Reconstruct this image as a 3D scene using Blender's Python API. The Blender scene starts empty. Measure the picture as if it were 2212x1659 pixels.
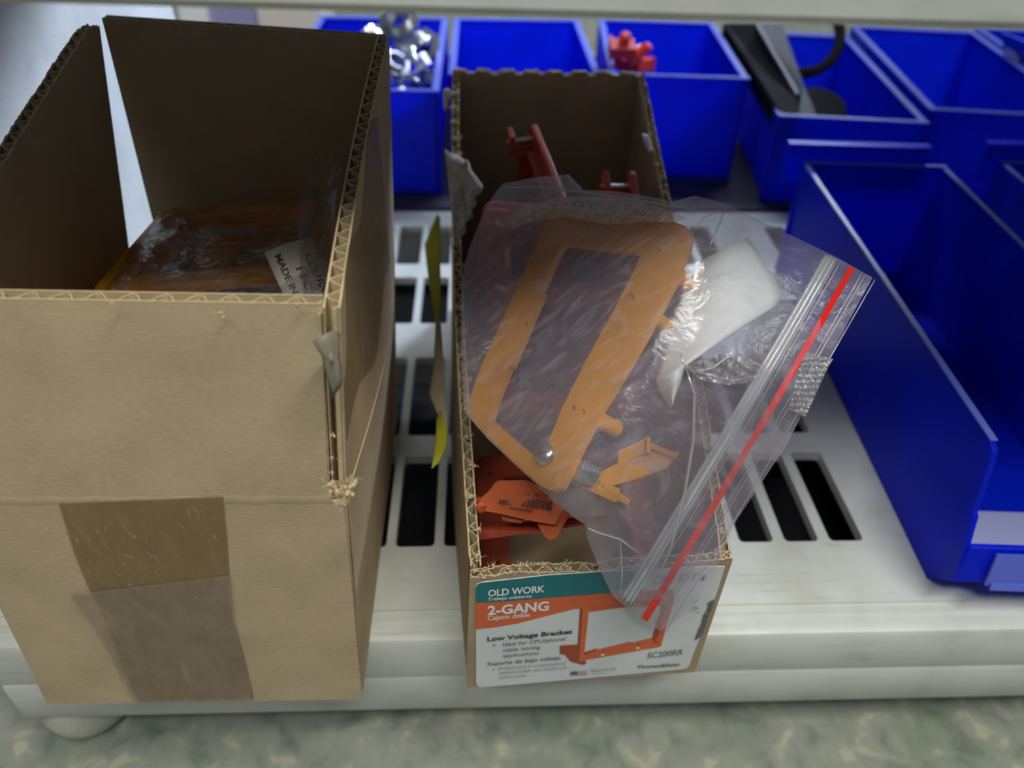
import bpy, bmesh, math, random
import numpy as np
from mathutils import Vector, Matrix
random.seed(7)
S = 0.34                       # metres per scene unit (camera height over the shelf = 1 unit)
SC = bpy.context.scene
COL = SC.collection
R2 = np.array

# ------------------------------------------------------------------ camera
F, CX, CY = 1660.0, 1106.0, 829.5
MW = R2([[0.99918194, 0.00513584, -0.04011322],
         [-0.0345015, 0.62571732, -0.77928652],
         [0.02109725, 0.78003299, 0.62538264]])
cam = bpy.data.cameras.new('camera')
cam.sensor_fit = 'HORIZONTAL'; cam.sensor_width = 36.0
cam.lens = F / 2212 * 36
cam.clip_start = 0.01; cam.clip_end = 50
cam.dof.use_dof = True; cam.dof.focus_distance = 0.86 * S; cam.dof.aperture_fstop = 7.5
camo = bpy.data.objects.new('camera', cam); COL.objects.link(camo)
mm = Matrix([list(r) for r in MW]).to_4x4(); mm.translation = Vector((0, 0, S))
camo.matrix_world = mm
SC.camera = camo

# ------------------------------------------------------------------ world, lights, exposure
w = bpy.data.worlds.new('room_light'); SC.world = w; w.use_nodes = True
bg = w.node_tree.nodes['Background']; bg.inputs[0].default_value = (0.62, 0.68, 1.0, 1); bg.inputs[1].default_value = 0.085
def area(name, loc, target, sx, sy, power, color, spread=0):
    l = bpy.data.lights.new(name, 'AREA'); l.shape = 'RECTANGLE'; l.size = sx * S; l.size_y = sy * S
    l.energy = power; l.color = color
    o = bpy.data.objects.new(name, l); COL.objects.link(o)
    o.location = Vector(loc) * S
    if spread: l.spread = math.radians(spread)
    d = (Vector(target) - Vector(loc)).normalized()
    o.rotation_euler = d.to_track_quat('-Z', 'Y').to_euler()
    return o
area('ceiling_light_front', (1.8, -1.3, 6.2), (0.2, 0.8, 0), 3.4, 0.30, 31.0, (1.0, 0.98, 0.89))
area('front_fill_light', (-1.0, -2.7, 6.3), (0.1, 0.6, 0.2), 3.0, 0.8, 19.0, (0.96, 0.98, 0.96))  # added fill from the front to brighten the box faces
area('ceiling_light_back', (1.0, 5.3, 5.8), (0.4, 2.4, 0.2), 4.5, 0.6, 27, (0.78, 0.86, 1.0))
area('panel_fill_light', (2.4, 5.2, 2.3), (-0.75, 1.6, 0.5), 0.8, 0.6, 2.3, (0.66, 0.76, 1.0), 38)  # added lamp that brightens the end panel, no known source
SC.view_settings.view_transform = 'Standard'; SC.view_settings.look = 'None'
SC.view_settings.gamma = 1.0; SC.view_settings.use_curve_mapping = False
SC.view_settings.exposure = 0.0

# ------------------------------------------------------------------ helpers
C0 = R2([0, 0, 1.0])
def Dr(x, y): return MW @ R2([x - CX, -(y - CY), -F])
def at(x, y, d): return C0 + Dr(x, y) / F * d
def onZ(x, y, z):
    v = Dr(x, y); return C0 + v * ((z - 1.0) / v[2])
def onY(x, y, yy):
    v = Dr(x, y); return C0 + v * (yy / v[1])
def onX(x, y, xx):
    v = Dr(x, y); return C0 + v * (xx / v[0])
def onP(x, y, p, n):
    v = Dr(x, y); return C0 + v * (np.dot(R2(p) - C0, n) / np.dot(v, n))
def unit(v): v = R2(v, float); return v / np.linalg.norm(v)

def tag(o, label=None, cat=None, group=None, kind=None):
    if label: o['label'] = label
    if cat: o['category'] = cat
    if group: o['group'] = group
    if kind: o['kind'] = kind
    return o
def empty(name, loc, label=None, cat=None, group=None, mat=None):
    o = bpy.data.objects.new(name, None); COL.objects.link(o); o.empty_display_size = 0.01
    if mat is None: o.location = Vector(loc) * S
    else: o.matrix_basis = mat
    return tag(o, label, cat, group)
def wm(o):
    m = Matrix.Identity(4)
    while o is not None: m = o.matrix_basis @ m; o = o.parent
    return m
class MB:
    def __init__(s): s.v = []; s.f = []; s.m = []
    def add(s, vs, fs, mi=0):
        b = len(s.v); s.v += [tuple(float(c) for c in v) for v in vs]
        s.f += [tuple(b + i for i in f) for f in fs]; s.m += [mi] * len(fs); return s
    def hexa(s, b, t, mi=0):     # b, t: four points each
        s.add(list(b) + list(t), [(3, 2, 1, 0), (4, 5, 6, 7), (0, 1, 5, 4), (1, 2, 6, 5), (2, 3, 7, 6), (3, 0, 4, 7)], mi); return s
    def box(s, x0, x1, y0, y1, z0, z1, mi=0):
        return s.hexa([(x0, y0, z0), (x1, y0, z0), (x1, y1, z0), (x0, y1, z0)], [(x0, y0, z1), (x1, y0, z1), (x1, y1, z1), (x0, y1, z1)], mi)
    def prism(s, poly, off, mi=0):  # polygon of 3D points extruded by vector
        n = len(poly); off = R2(off); a = [R2(p) for p in poly]; b = [p + off for p in a]
        s.add(a + b, [tuple(range(n - 1, -1, -1)), tuple(range(n, 2 * n))] + [(i, (i + 1) % n, n + (i + 1) % n, n + i) for i in range(n)], mi); return s
    def grid(s, P, mi=0):        # P[i][j] -> point
        n = len(P); m = len(P[0])
        s.add([p for r in P for p in r], [(i * m + j, i * m + j + 1, (i + 1) * m + j + 1, (i + 1) * m + j) for i in range(n - 1) for j in range(m - 1)], mi); return s
    def tube(s, pts, r, n=8, mi=0, caps=True):
        pts = [R2(p, float) for p in pts]; rr = r if isinstance(r, (list, tuple)) else [r] * len(pts)
        up = R2([0.13, 0.21, 0.97]); rings = []
        for i, p in enumerate(pts):
            t = unit(pts[min(i + 1, len(pts) - 1)] - pts[max(i - 1, 0)])
            a = np.cross(t, up)
            if np.linalg.norm(a) < 1e-3: a = np.cross(t, R2([1.0, 0, 0]))
            a = unit(a); b = np.cross(t, a)
            rings.append([p + rr[i] * (a * math.cos(2 * math.pi * k / n) + b * math.sin(2 * math.pi * k / n)) for k in range(n)])
        base = [q for r_ in rings for q in r_]; fs = []
        for i in range(len(pts) - 1):
            for k in range(n): fs.append((i * n + k, i * n + (k + 1) % n, (i + 1) * n + (k + 1) % n, (i + 1) * n + k))
        if caps: fs += [tuple(range(n - 1, -1, -1)), tuple((len(pts) - 1) * n + k for k in range(n))]
        s.add(base, fs, mi); return s
    def lathe(s, prof, o, ax, n=24, mi=0):  # prof [(r,h)], axis ax
        ax = unit(ax); a = np.cross(ax, R2([0.3, 0.9, 0.1])); a = unit(a); b = np.cross(ax, a); o = R2(o, float)
        P = [[o + ax * h + r * (a * math.cos(2 * math.pi * k / n) + b * math.sin(2 * math.pi * k / n)) for k in range(n + 1)] for r, h in prof]
        return s.grid(P, mi)
    def build(s, name, mat, parent=None, smooth=False, bevel=0, local=False):
        me = bpy.data.meshes.new(name)
        vs = [Vector(v) * S for v in s.v]
        if parent is not None and not local:
            inv = wm(parent).inverted(); vs = [inv @ v for v in vs]
        me.from_pydata([tuple(v) for v in vs], [], s.f)
        mats = mat if isinstance(mat, (list, tuple)) else [mat]
        for m_ in mats: me.materials.append(m_)
        me.polygons.foreach_set('material_index', s.m)
        bm = bmesh.new(); bm.from_mesh(me); bmesh.ops.remove_doubles(bm, verts=bm.verts, dist=1e-6)
        bmesh.ops.recalc_face_normals(bm, faces=bm.faces); bm.to_mesh(me); bm.free()
        if smooth:
            me.polygons.foreach_set('use_smooth', [True] * len(me.polygons))
            if smooth != 'all': me.set_sharp_from_angle(angle=math.radians(38))
        me.update()
        o = bpy.data.objects.new(name, me); COL.objects.link(o)
        if parent is not None: o.parent = parent
        if bevel:
            b = o.modifiers.new('bevel', 'BEVEL'); b.width = bevel * S; b.segments = 2; b.limit_method = 'ANGLE'; b.angle_limit = math.radians(40)
        return o

def curve_fill(outlines, ext, bev=0.0):
    """flat shape with holes, thickened: returns verts, faces (2D x,y ; z thickness, unit scale)"""
    cu = bpy.data.curves.new('tmp', 'CURVE'); cu.dimensions = '2D'; cu.fill_mode = 'BOTH'; cu.extrude = ext / 2; cu.bevel_depth = bev
    for ol in outlines:
        sp = cu.splines.new('POLY'); sp.points.add(len(ol) - 1); sp.use_cyclic_u = True
        for i, p in enumerate(ol): sp.points[i].co = (p[0], p[1], 0, 1)
    ob = bpy.data.objects.new('tmp', cu); COL.objects.link(ob)
    dg = bpy.context.evaluated_depsgraph_get(); me = ob.evaluated_get(dg).to_mesh()
    vs = [tuple(v.co) for v in me.vertices]; fs = [tuple(p.vertices) for p in me.polygons]
    ob.evaluated_get(dg).to_mesh_clear(); bpy.data.objects.remove(ob); bpy.data.curves.remove(cu)
    return vs, fs
_tc = {}
def text_mesh(s, shear=0.0, bold=0.0):
    k = (s, shear, bold)
    if k in _tc: return _tc[k]
    cu = bpy.data.curves.new('tmp', 'FONT'); cu.body = s; cu.shear = shear; cu.offset = bold; cu.resolution_u = 3; cu.fill_mode = 'FRONT'
    ob = bpy.data.objects.new('tmp', cu); COL.objects.link(ob)
    dg = bpy.context.evaluated_depsgraph_get(); me = ob.evaluated_get(dg).to_mesh()
    vs = [tuple(v.co) for v in me.vertices]; fs = [tuple(p.vertices) for p in me.polygons]
    ob.evaluated_get(dg).to_mesh_clear(); bpy.data.objects.remove(ob); bpy.data.curves.remove(cu)
    xs = [v[0] for v in vs]; ys = [v[1] for v in vs]
    x0, x1, y0, y1 = min(xs), max(xs), min(ys), max(ys)
    vs = [((v[0] - x0) / (x1 - x0), (v[1] - y0) / (y1 - y0)) for v in vs]
    _tc[k] = (vs, fs); return _tc[k]
def put_text(mb, s, a, b, c, off=(0, 0, 0), mi=0, **kw):
    """text bounding box mapped to a (bottom left), b (bottom right), c (top left)"""
    vs, fs = text_mesh(s, **kw); a = R2(a); u = R2(b) - a; v = R2(c) - a; off = R2(off)
    mb.add([a + u * x + v * y + off for x, y in vs], fs, mi)
def rrect(x0, y0, x1, y1, r, n=5):
    out = []
    for cx, cy, a0 in ((x1 - r, y1 - r, 0), (x0 + r, y1 - r, 90), (x0 + r, y0 + r, 180), (x1 - r, y0 + r, 270)):
        for i in range(n + 1):
            a = math.radians(a0 + 90 * i / n); out.append((cx + r * math.cos(a), cy + r * math.sin(a)))
    return out
def circ(x, y, r, n=14): return [(x + r * math.cos(2 * math.pi * i / n), y + r * math.sin(2 * math.pi * i / n)) for i in range(n)]

# ------------------------------------------------------------------ materials
def nm(name):
    m = bpy.data.materials.new(name); m.use_nodes = True; nt = m.node_tree; nt.nodes.clear()
    out = nt.nodes.new('ShaderNodeOutputMaterial'); return m, nt, out
def N(nt, t, **kw):
    n = nt.nodes.new(t)
    for k, v in kw.items():
        if k in n.inputs.keys(): n.inputs[k].default_value = v
        else: setattr(n, k, v)
    return n
def ramp(nt, src, stops):
    r = nt.nodes.new('ShaderNodeValToRGB'); e = r.color_ramp.elements
    while len(e) < len(stops): e.new(0.5)
    for i, (p, c) in enumerate(stops): e[i].position = p; e[i].color = c if len(c) == 4 else (*c, 1)
    nt.links.new(src, r.inputs[0]); return r
def coords(nt, scale=(1, 1, 1)):
    g = nt.nodes.new('ShaderNodeNewGeometry'); mp = nt.nodes.new('ShaderNodeMapping'); mp.inputs['Scale'].default_value = scale
    nt.links.new(g.outputs['Position'], mp.inputs[0]); return mp.outputs[0]
def plain(name, col, rough=0.5, noise=0.0, nscale=60, metal=0.0, bump=0.0, bscale=200, trans=0.0, tcol=None, spec=0.5, coat=0.0):
    m, nt, out = nm(name); p = N(nt, 'ShaderNodeBsdfPrincipled'); p.inputs['Base Color'].default_value = (*col, 1)
    p.inputs['Roughness'].default_value = rough; p.inputs['Metallic'].default_value = metal
    p.inputs['Specular IOR Level'].default_value = spec; p.inputs['Coat Weight'].default_value = coat
    co = coords(nt)
    if noise:
        t = N(nt, 'ShaderNodeTexNoise', Scale=nscale, Detail=6.0); nt.links.new(co, t.inputs['Vector'])
        r = ramp(nt, t.outputs[0], [(0.3, [c * (1 - noise) for c in col]), (0.7, [min(1, c * (1 + noise)) for c in col])])
        nt.links.new(r.outputs[0], p.inputs['Base Color'])
    if bump:
        t2 = N(nt, 'ShaderNodeTexNoise', Scale=bscale, Detail=3.0); nt.links.new(co, t2.inputs['Vector'])
        b = N(nt, 'ShaderNodeBump', Strength=bump, Distance=0.001); nt.links.new(t2.outputs[0], b.inputs['Height']); nt.links.new(b.outputs[0], p.inputs['Normal'])
    last = p.outputs[0]
    if trans:
        tr = N(nt, 'ShaderNodeBsdfTranslucent'); tr.inputs[0].default_value = (*(tcol or col), 1)
        mx = N(nt, 'ShaderNodeMixShader'); mx.inputs[0].default_value = trans
        nt.links.new(p.outputs[0], mx.inputs[1]); nt.links.new(tr.outputs[0], mx.inputs[2]); last = mx.outputs[0]
    nt.links.new(last, out.inputs[0]); return m

def cardboard(name, col):
    m, nt, out = nm(name); p = N(nt, 'ShaderNodeBsdfPrincipled', Roughness=0.85); p.inputs['Specular IOR Level'].default_value = 0.2
    co = coords(nt); co2 = coords(nt, (0.25, 1, 1))
    a = N(nt, 'ShaderNodeTexNoise', Scale=1500.0, Detail=4.0); nt.links.new(co2, a.inputs['Vector'])
    b = N(nt, 'ShaderNodeTexNoise', Scale=38.0, Detail=5.0); nt.links.new(co, b.inputs['Vector'])
    ad = N(nt, 'ShaderNodeMix', data_type='FLOAT'); ad.inputs[0].default_value = 0.55
    nt.links.new(a.outputs[0], ad.inputs[2]); nt.links.new(b.outputs[0], ad.inputs[3])
    r = ramp(nt, ad.outputs[0], [(0.32, [c * 0.84 for c in col]), (0.5, col), (0.68, [c * 1.14 for c in col])])
    # sparse darker specks
    v = N(nt, 'ShaderNodeTexVoronoi', Scale=900.0); nt.links.new(co, v.inputs['Vector'])
    r2 = ramp(nt, v.outputs['Distance'], [(0.0, (0.6, 0.55, 0.5)), (0.12, (1, 1, 1))])
    mu = N(nt, 'ShaderNodeMix', data_type='RGBA', blend_type='MULTIPLY'); mu.inputs[0].default_value = 0.35
    nt.links.new(r.outputs[0], mu.inputs[6]); nt.links.new(r2.outputs[0], mu.inputs[7]); nt.links.new(mu.outputs[2], p.inputs['Base Color'])
    bp = N(nt, 'ShaderNodeBump', Strength=0.25, Distance=0.0006); nt.links.new(ad.outputs[0], bp.inputs['Height']); nt.links.new(bp.outputs[0], p.inputs['Normal'])
    nt.links.new(p.outputs[0], out.inputs[0]); return m

def film(name, haze=0.25, hcol=(0.9, 0.9, 1.0), scuff_glint=0.35, gloss=0.10, bscale=30, bstr=0.6, scs=55, tint=(1, 1, 1)):
    """thin clear plastic: transparent + milky diffuse + gloss, wrinkled"""
    m, nt, out = nm(name); co = coords(nt)
    tr = N(nt, 'ShaderNodeBsdfTransparent'); tr.inputs[0].default_value = (*tint, 1)
    df = N(nt, 'ShaderNodeBsdfDiffuse'); df.inputs[0].default_value = (*hcol, 1)
    tl = N(nt, 'ShaderNodeBsdfTranslucent'); tl.inputs[0].default_value = (*hcol, 1)
    d2 = N(nt, 'ShaderNodeMixShader'); d2.inputs[0].default_value = 0.45; nt.links.new(df.outputs[0], d2.inputs[1]); nt.links.new(tl.outputs[0], d2.inputs[2])
    gl = N(nt, 'ShaderNodeBsdfGlossy', Roughness=0.16)
    n1 = N(nt, 'ShaderNodeTexNoise', Scale=float(bscale), Detail=3.0, Distortion=1.2); nt.links.new(co, n1.inputs['Vector'])
    n2 = N(nt, 'ShaderNodeTexNoise', Scale=float(bscale * 5), Detail=4.0, Distortion=2.0); nt.links.new(co, n2.inputs['Vector'])
    bp = N(nt, 'ShaderNodeBump', Strength=bstr, Distance=0.004); nt.links.new(n1.outputs[0], bp.inputs['Height'])
    bp2 = N(nt, 'ShaderNodeBump', Strength=bstr * 0.6, Distance=0.0012); nt.links.new(n2.outputs[0], bp2.inputs['Height']); nt.links.new(bp.outputs[0], bp2.inputs['Normal'])
    nt.links.new(bp2.outputs[0], gl.inputs['Normal']); nt.links.new(bp.outputs[0], df.inputs['Normal'])
    # scuffs and crease highlights, both put into pale noise that raises the milkiness
    cs = coords(nt, (1, 2.4, 0.6)); s1 = N(nt, 'ShaderNodeTexNoise', Scale=float(scs), Detail=9.0, Distortion=2.5); nt.links.new(cs, s1.inputs['Vector'])
    r1 = ramp(nt, s1.outputs[0], [(0.50, (0, 0, 0)), (0.66, (1, 1, 1))])
    s2 = N(nt, 'ShaderNodeTexNoise', Scale=float(scs * 9), Detail=6.0, Distortion=4.0); nt.links.new(cs, s2.inputs['Vector'])
    r2 = ramp(nt, s2.outputs[0], [(0.60, (0, 0, 0)), (0.72, (1, 1, 1))])
    mx = N(nt, 'ShaderNodeMath', operation='MULTIPLY'); nt.links.new(r1.outputs[0], mx.inputs[0]); mx.inputs[1].default_value = scuff_glint * 0.4
    mx2 = N(nt, 'ShaderNodeMath', operation='MULTIPLY_ADD'); nt.links.new(r2.outputs[0], mx2.inputs[0]); mx2.inputs[1].default_value = scuff_glint * 0.45; nt.links.new(mx.outputs[0], mx2.inputs[2])
    hz = N(nt, 'ShaderNodeMath', operation='ADD', use_clamp=True); nt.links.new(mx2.outputs[0], hz.inputs[0]); hz.inputs[1].default_value = haze
    m1 = N(nt, 'ShaderNodeMixShader'); nt.links.new(hz.outputs[0], m1.inputs[0]); nt.links.new(tr.outputs[0], m1.inputs[1]); nt.links.new(d2.outputs[0], m1.inputs[2])
    lw = N(nt, 'ShaderNodeLayerWeight', Blend=0.25); nt.links.new(bp.outputs[0], lw.inputs['Normal'])
    gf = N(nt, 'ShaderNodeMath', operation='MULTIPLY_ADD', use_clamp=True); nt.links.new(lw.outputs['Fresnel'], gf.inputs[0]); gf.inputs[1].default_value = 0.45; gf.inputs[2].default_value = gloss
    m2 = N(nt, 'ShaderNodeMixShader'); nt.links.new(gf.outputs[0], m2.inputs[0]); nt.links.new(m1.outputs[0], m2.inputs[1]); nt.links.new(gl.outputs[0], m2.inputs[2])
    nt.links.new(m2.outputs[0], out.inputs[0]); return m

M_card = cardboard('cardboard_tan', (0.51, 0.40, 0.25))
M_card2 = cardboard('cardboard_brown', (0.38, 0.285, 0.18))
M_flute = plain('corrugated_edge', (0.60, 0.47, 0.27), 0.9, noise=0.15, nscale=400)
M_fibre = plain('torn_fibre', (0.60, 0.49, 0.29), 0.95, noise=0.2, nscale=600)
M_torn = plain('torn_grey_paper', (0.42, 0.36, 0.31), 0.95, noise=0.25, nscale=250, bump=0.8, bscale=500)
M_shelf = None
def shelfmat():
    m, nt, out = nm('white_enamel'); p = N(nt, 'ShaderNodeBsdfPrincipled', Roughness=0.38); co = coords(nt)
    a = N(nt, 'ShaderNodeTexNoise', Scale=26.0, Detail=7.0); nt.links.new(co, a.inputs['Vector'])
    r = ramp(nt, a.outputs[0], [(0.30, (0.54, 0.555, 0.49)), (0.52, (0.63, 0.655, 0.61)), (0.75, (0.67, 0.695, 0.65))])
    s = coords(nt, (0.6, 12, 12)); b = N(nt, 'ShaderNodeTexNoise', Scale=30.0, Detail=6.0); nt.links.new(s, b.inputs['Vector'])
    r2 = ramp(nt, b.outputs[0], [(0.30, (0.72, 0.68, 0.58)), (0.40, (1, 1, 1))])
    mu = N(nt, 'ShaderNodeMix', data_type='RGBA', blend_type='MULTIPLY'); mu.inputs[0].default_value = 0.5
    nt.links.new(r.outputs[0], mu.inputs[6]); nt.links.new(r2.outputs[0], mu.inputs[7]); nt.links.new(mu.outputs[2], p.inputs['Base Color'])
    bp = N(nt, 'ShaderNodeBump', Strength=0.12, Distance=0.0005); t = N(nt, 'ShaderNodeTexNoise', Scale=900.0); nt.links.new(co, t.inputs['Vector'])
    nt.links.new(t.outputs[0], bp.inputs['Height']); nt.links.new(bp.outputs[0], p.inputs['Normal'])
    nt.links.new(p.outputs[0], out.inputs[0]); return m
M_shelf = shelfmat()
M_wheel = plain('cream_plastic', (0.52, 0.53, 0.43), 0.45, noise=0.15, nscale=40)
M_blue = plain('blue_bin_plastic', (0.002, 0.022, 0.72), 0.42, noise=0.12, nscale=25, trans=0.40, tcol=(0.002, 0.06, 1.0), spec=0.22)
M_blue_edge = plain('highlit_blue_edge', (0.16, 0.23, 0.80), 0.4, trans=0.3, tcol=(0.05, 0.12, 0.9))  # paler blue with the rim highlight put into the colour
M_or = plain('red_orange_plastic', (0.46, 0.075, 0.035), 0.42, noise=0.08, nscale=60, trans=0.15, tcol=(0.6, 0.08, 0.02), bump=0.06, bscale=300)
M_or2 = plain('bright_orange_plastic', (0.66, 0.145, 0.045), 0.42, noise=0.06, nscale=60, trans=0.2, tcol=(0.7, 0.14, 0.03))
M_ye = plain('yellow_orange_plastic', (0.80, 0.37, 0.012), 0.42, noise=0.08, nscale=60, trans=0.22, tcol=(0.95, 0.35, 0.03), bump=0.05, bscale=300)
M_steel = plain('zinc_steel', (0.62, 0.64, 0.64), 0.28, metal=1.0, noise=0.15, nscale=300)
M_black = plain('black_plastic', (0.008, 0.008, 0.011), 0.75, spec=0.05)
M_ink = plain('black_ink', (0.03, 0.03, 0.035), 0.6)
M_white = plain('label_white', (0.66, 0.69, 0.69), 0.5, noise=0.05, nscale=30)
M_slip = plain('white_paper', (0.90, 0.94, 0.94), 0.6, noise=0.02, nscale=60, trans=0.15)
M_tag = plain('tag_paper', (0.62, 0.56, 0.47), 0.7, noise=0.06, nscale=100)
M_teal = plain('print_teal', (0.0, 0.155, 0.175), 0.45, noise=0.08, nscale=60)
M_pror = plain('print_orange', (0.66, 0.125, 0.035), 0.45, noise=0.08, nscale=60)
M_prrd = plain('print_dark_red', (0.36, 0.06, 0.025), 0.5)
M_prwh = plain('print_white', (0.80, 0.82, 0.82), 0.5)
M_grey = plain('print_grey', (0.15, 0.16, 0.17), 0.6)
M_lgrey = plain('print_pale_grey', (0.36, 0.38, 0.38), 0.6)
M_red = plain('red_stripe_ink', (0.85, 0.02, 0.01), 0.35)
M_flagb = plain('flag_blue', (0.10, 0.10, 0.30), 0.6); M_flagr = plain('flag_red', (0.55, 0.28, 0.28), 0.6)
M_yel = plain('yellow_paper', (0.50, 0.48, 0.03), 0.6, trans=0.3)
M_lav = plain('card_lavender_white', (0.36, 0.38, 0.62), 0.5)
M_redp = plain('red_connector', (0.85, 0.09, 0.04), 0.4, trans=0.2)

# ------------------------------------------------------------------ setting: floor, wall
def floormat():
    m, nt, out = nm('marbled_floor'); p = N(nt, 'ShaderNodeBsdfPrincipled', Roughness=0.4); co = coords(nt)
    a = N(nt, 'ShaderNodeTexNoise', Scale=60.0, Detail=6.0, Distortion=0.5); nt.links.new(co, a.inputs['Vector'])
    r = ramp(nt, a.outputs[0], [(0.30, (0.19, 0.215, 0.18)), (0.45, (0.28, 0.30, 0.255)), (0.58, (0.325, 0.335, 0.285)), (0.66, (0.46, 0.44, 0.33))])
    b = N(nt, 'ShaderNodeTexNoise', Scale=14.0, Detail=4.0); nt.links.new(co, b.inputs['Vector'])
    r2 = ramp(nt, b.outputs[0], [(0.35, (0.72, 0.78, 0.72)), (0.65, (1, 1, 1))])
    mu = N(nt, 'ShaderNodeMix', data_type='RGBA', blend_type='MULTIPLY'); mu.inputs[0].default_value = 1.0
    nt.links.new(r.outputs[0], mu.inputs[6]); nt.links.new(r2.outputs[0], mu.inputs[7]); nt.links.new(mu.outputs[2], p.inputs['Base Color'])
    nt.links.new(p.outputs[0], out.inputs[0]); return m
FZ = -0.285
tag(MB().box(-9, 11, -4, 9, FZ - .05, FZ).build('floor', floormat()), kind='structure')
M_wall = plain('painted_wall', (0.62, 0.60, 0.50), 0.8, noise=0.03)
tag(MB().box(-9, 11, 8.6, 8.8, FZ, 9).build('wall_back', M_wall), kind='structure')

# ------------------------------------------------------------------ shelving unit (front)
unit1 = empty('shelving_unit', (-0.7, 0.66, FZ), 'white steel shelving unit whose slotted lower shelf carries both cardboard boxes', 'shelf')
X0, X1 = -0.735, 2.6
def slots(ph0, n, pitch, wd, rows):
    o = []
    for k in range(n):
        for (a, b) in rows: o.append(rrect(ph0 + k * pitch, a, ph0 + k * pitch + wd, b, 0.008, 3))
    return o
rows = [(0.821, 1.035), (1.09, 1.34), (1.47, 1.675), (1.74, 1.95)]
holes = slots(-0.142 - 6 * .079, 9, .079, .064, rows) + slots(0.641 - .0575 - 5 * .0767, 6, .0767, .0575, rows) + slots(0.80, 8, .0767, .0575, rows) + slots(1.6, 8, .0767, .0575, rows)
vs, fs = curve_fill([[(X0, 0.70), (X1, 0.70), (X1, 2.04), (X0, 2.04)]] + holes, 0.020, 0.0)
d = MB().add([(v[0], v[1], v[2] - 0.010) for v in vs], fs)
d.build('lower_deck', M_shelf, unit1)
# front lip with rolled grooves
prof = [(0.702, 0.0), (0.700, -0.004), (0.694, -0.004), (0.692, 0.001), (0.684, 0.001), (0.682, -0.003), (0.672, -0.003), (0.669, 0.002), (0.655, 0.002), (0.648, -0.001), (0.6445, -0.008),
        (0.644, -0.09), (0.6465, -0.097), (0.644, -0.104), (0.644, -0.188), (0.648, -0.195), (0.70, -0.195), (0.70, -0.18), (0.66, -0.18), (0.66, -0.02), (0.702, -0.02)]
xs = [X0 + 0.01 + (X1 - X0) * i / 30 for i in range(31)]
m = MB(); m.grid([[(x, y, z) for (y, z) in prof + prof[:1]] for x in xs])
m.add([(xs[0], y, z) for y, z in prof], [tuple(range(len(prof)))]); m.build('front_lip', M_shelf, unit1, smooth=True)
# lower reinforcing beams under the deck
MB().box(X0, X1, 1.38, 1.43, -0.10, -0.022).build('cross_beam', M_shelf, unit1)
MB().box(X0 + .01, X1, 0.72, 1.99, -0.175, -0.165).build('slot_shade_sheet', plain('slot_shade', (.010, .010, .013), .7, spec=.2), unit1)  # near-black sheet added so the slots show shade below
# end panel
MB().box(-0.762, -0.745, 0.70, 2.06, -0.19, 1.30).build('end_panel', M_shelf, unit1, bevel=0.004)
MB().box(X0, X1, 2.0, 2.012, FZ + .001, -0.021).build('rear_light_block', M_shelf, unit1)  # unseen sheet added to keep rear light from under the deck
# upper shelf: front beam, slightly out of level as in the photo, and its deck
ya = 0.57
zl, zr = onY(0, 9, ya)[2], onY(2212, 68, ya)[2]; xl, xr = onY(0, 9, ya)[0], onY(2212, 68, ya)[0]
def zb(x): return zl + (x - xl) * (zr - zl) / (xr - xl)
m = MB(); pr = [(0.0, 0.006), (0.0, 0.20), (0.05, 0.20), (0.05, 0.0), (0.006, 0.0)]
m.grid([[(x, ya + a, zb(x) + b) for a, b in pr + pr[:1]] for x in xs]); m.build('upper_beam', M_shelf, unit1, smooth=True)
m = MB(); m.hexa([(X0, ya + .052, zb(X0) + .06), (X1, ya + .052, zb(X1) + .06), (X1, 2.04, zb(X1) + .06), (X0, 2.04, zb(X0) + .06)],
                 [(X0, ya + .052, zb(X0) + .08), (X1, ya + .052, zb(X1) + .08), (X1, 2.04, zb(X1) + .08), (X0, 2.04, zb(X0) + .08)]); m.build('upper_deck', M_shelf, unit1)
# feet
fp = onZ(167, 1609, FZ); fx, fy = fp[0], fp[1] + 0.074
for k, (x, y) in enumerate([(fx, fy), (2.3, fy), (fx, 1.95), (2.3, 1.95)]):
    MB().lathe([(0.0, 0), (0.058, 0.0), (0.068, 0.006), (0.074, 0.022), (0.076, 0.05), (0.070, 0.062), (0.070, 0.092), (0.0, 0.092)], (x, y, FZ + 0.0005), (0, 0, 1), 40).build('foot', M_wheel, unit1, smooth=True)

# rear shelving unit carrying the second row of bins
unit2 = empty('shelving_unit', (0, 2.2, FZ), 'second shelving unit with a dark deck directly behind, carrying the rear row of blue bins', 'shelf')
MB().box(-0.9, 3.6, 2.065, 3.6, -0.02, 0.0).build('lower_deck', plain('dark_deck', (.03, .032, .045), .6), unit2)  # deck in one even dark colour, unlike the white lip and legs
MB().box(-0.9, 3.6, 3.58, 3.62, -0.18, 0.0).build('rear_lip', M_shelf, unit2)
for x in (-0.85, 3.5):
    for y in (2.2, 3.50): MB().box(x, x + .05, y, y + .05, FZ, -0.021).build('leg', M_shelf, unit2)

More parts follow.
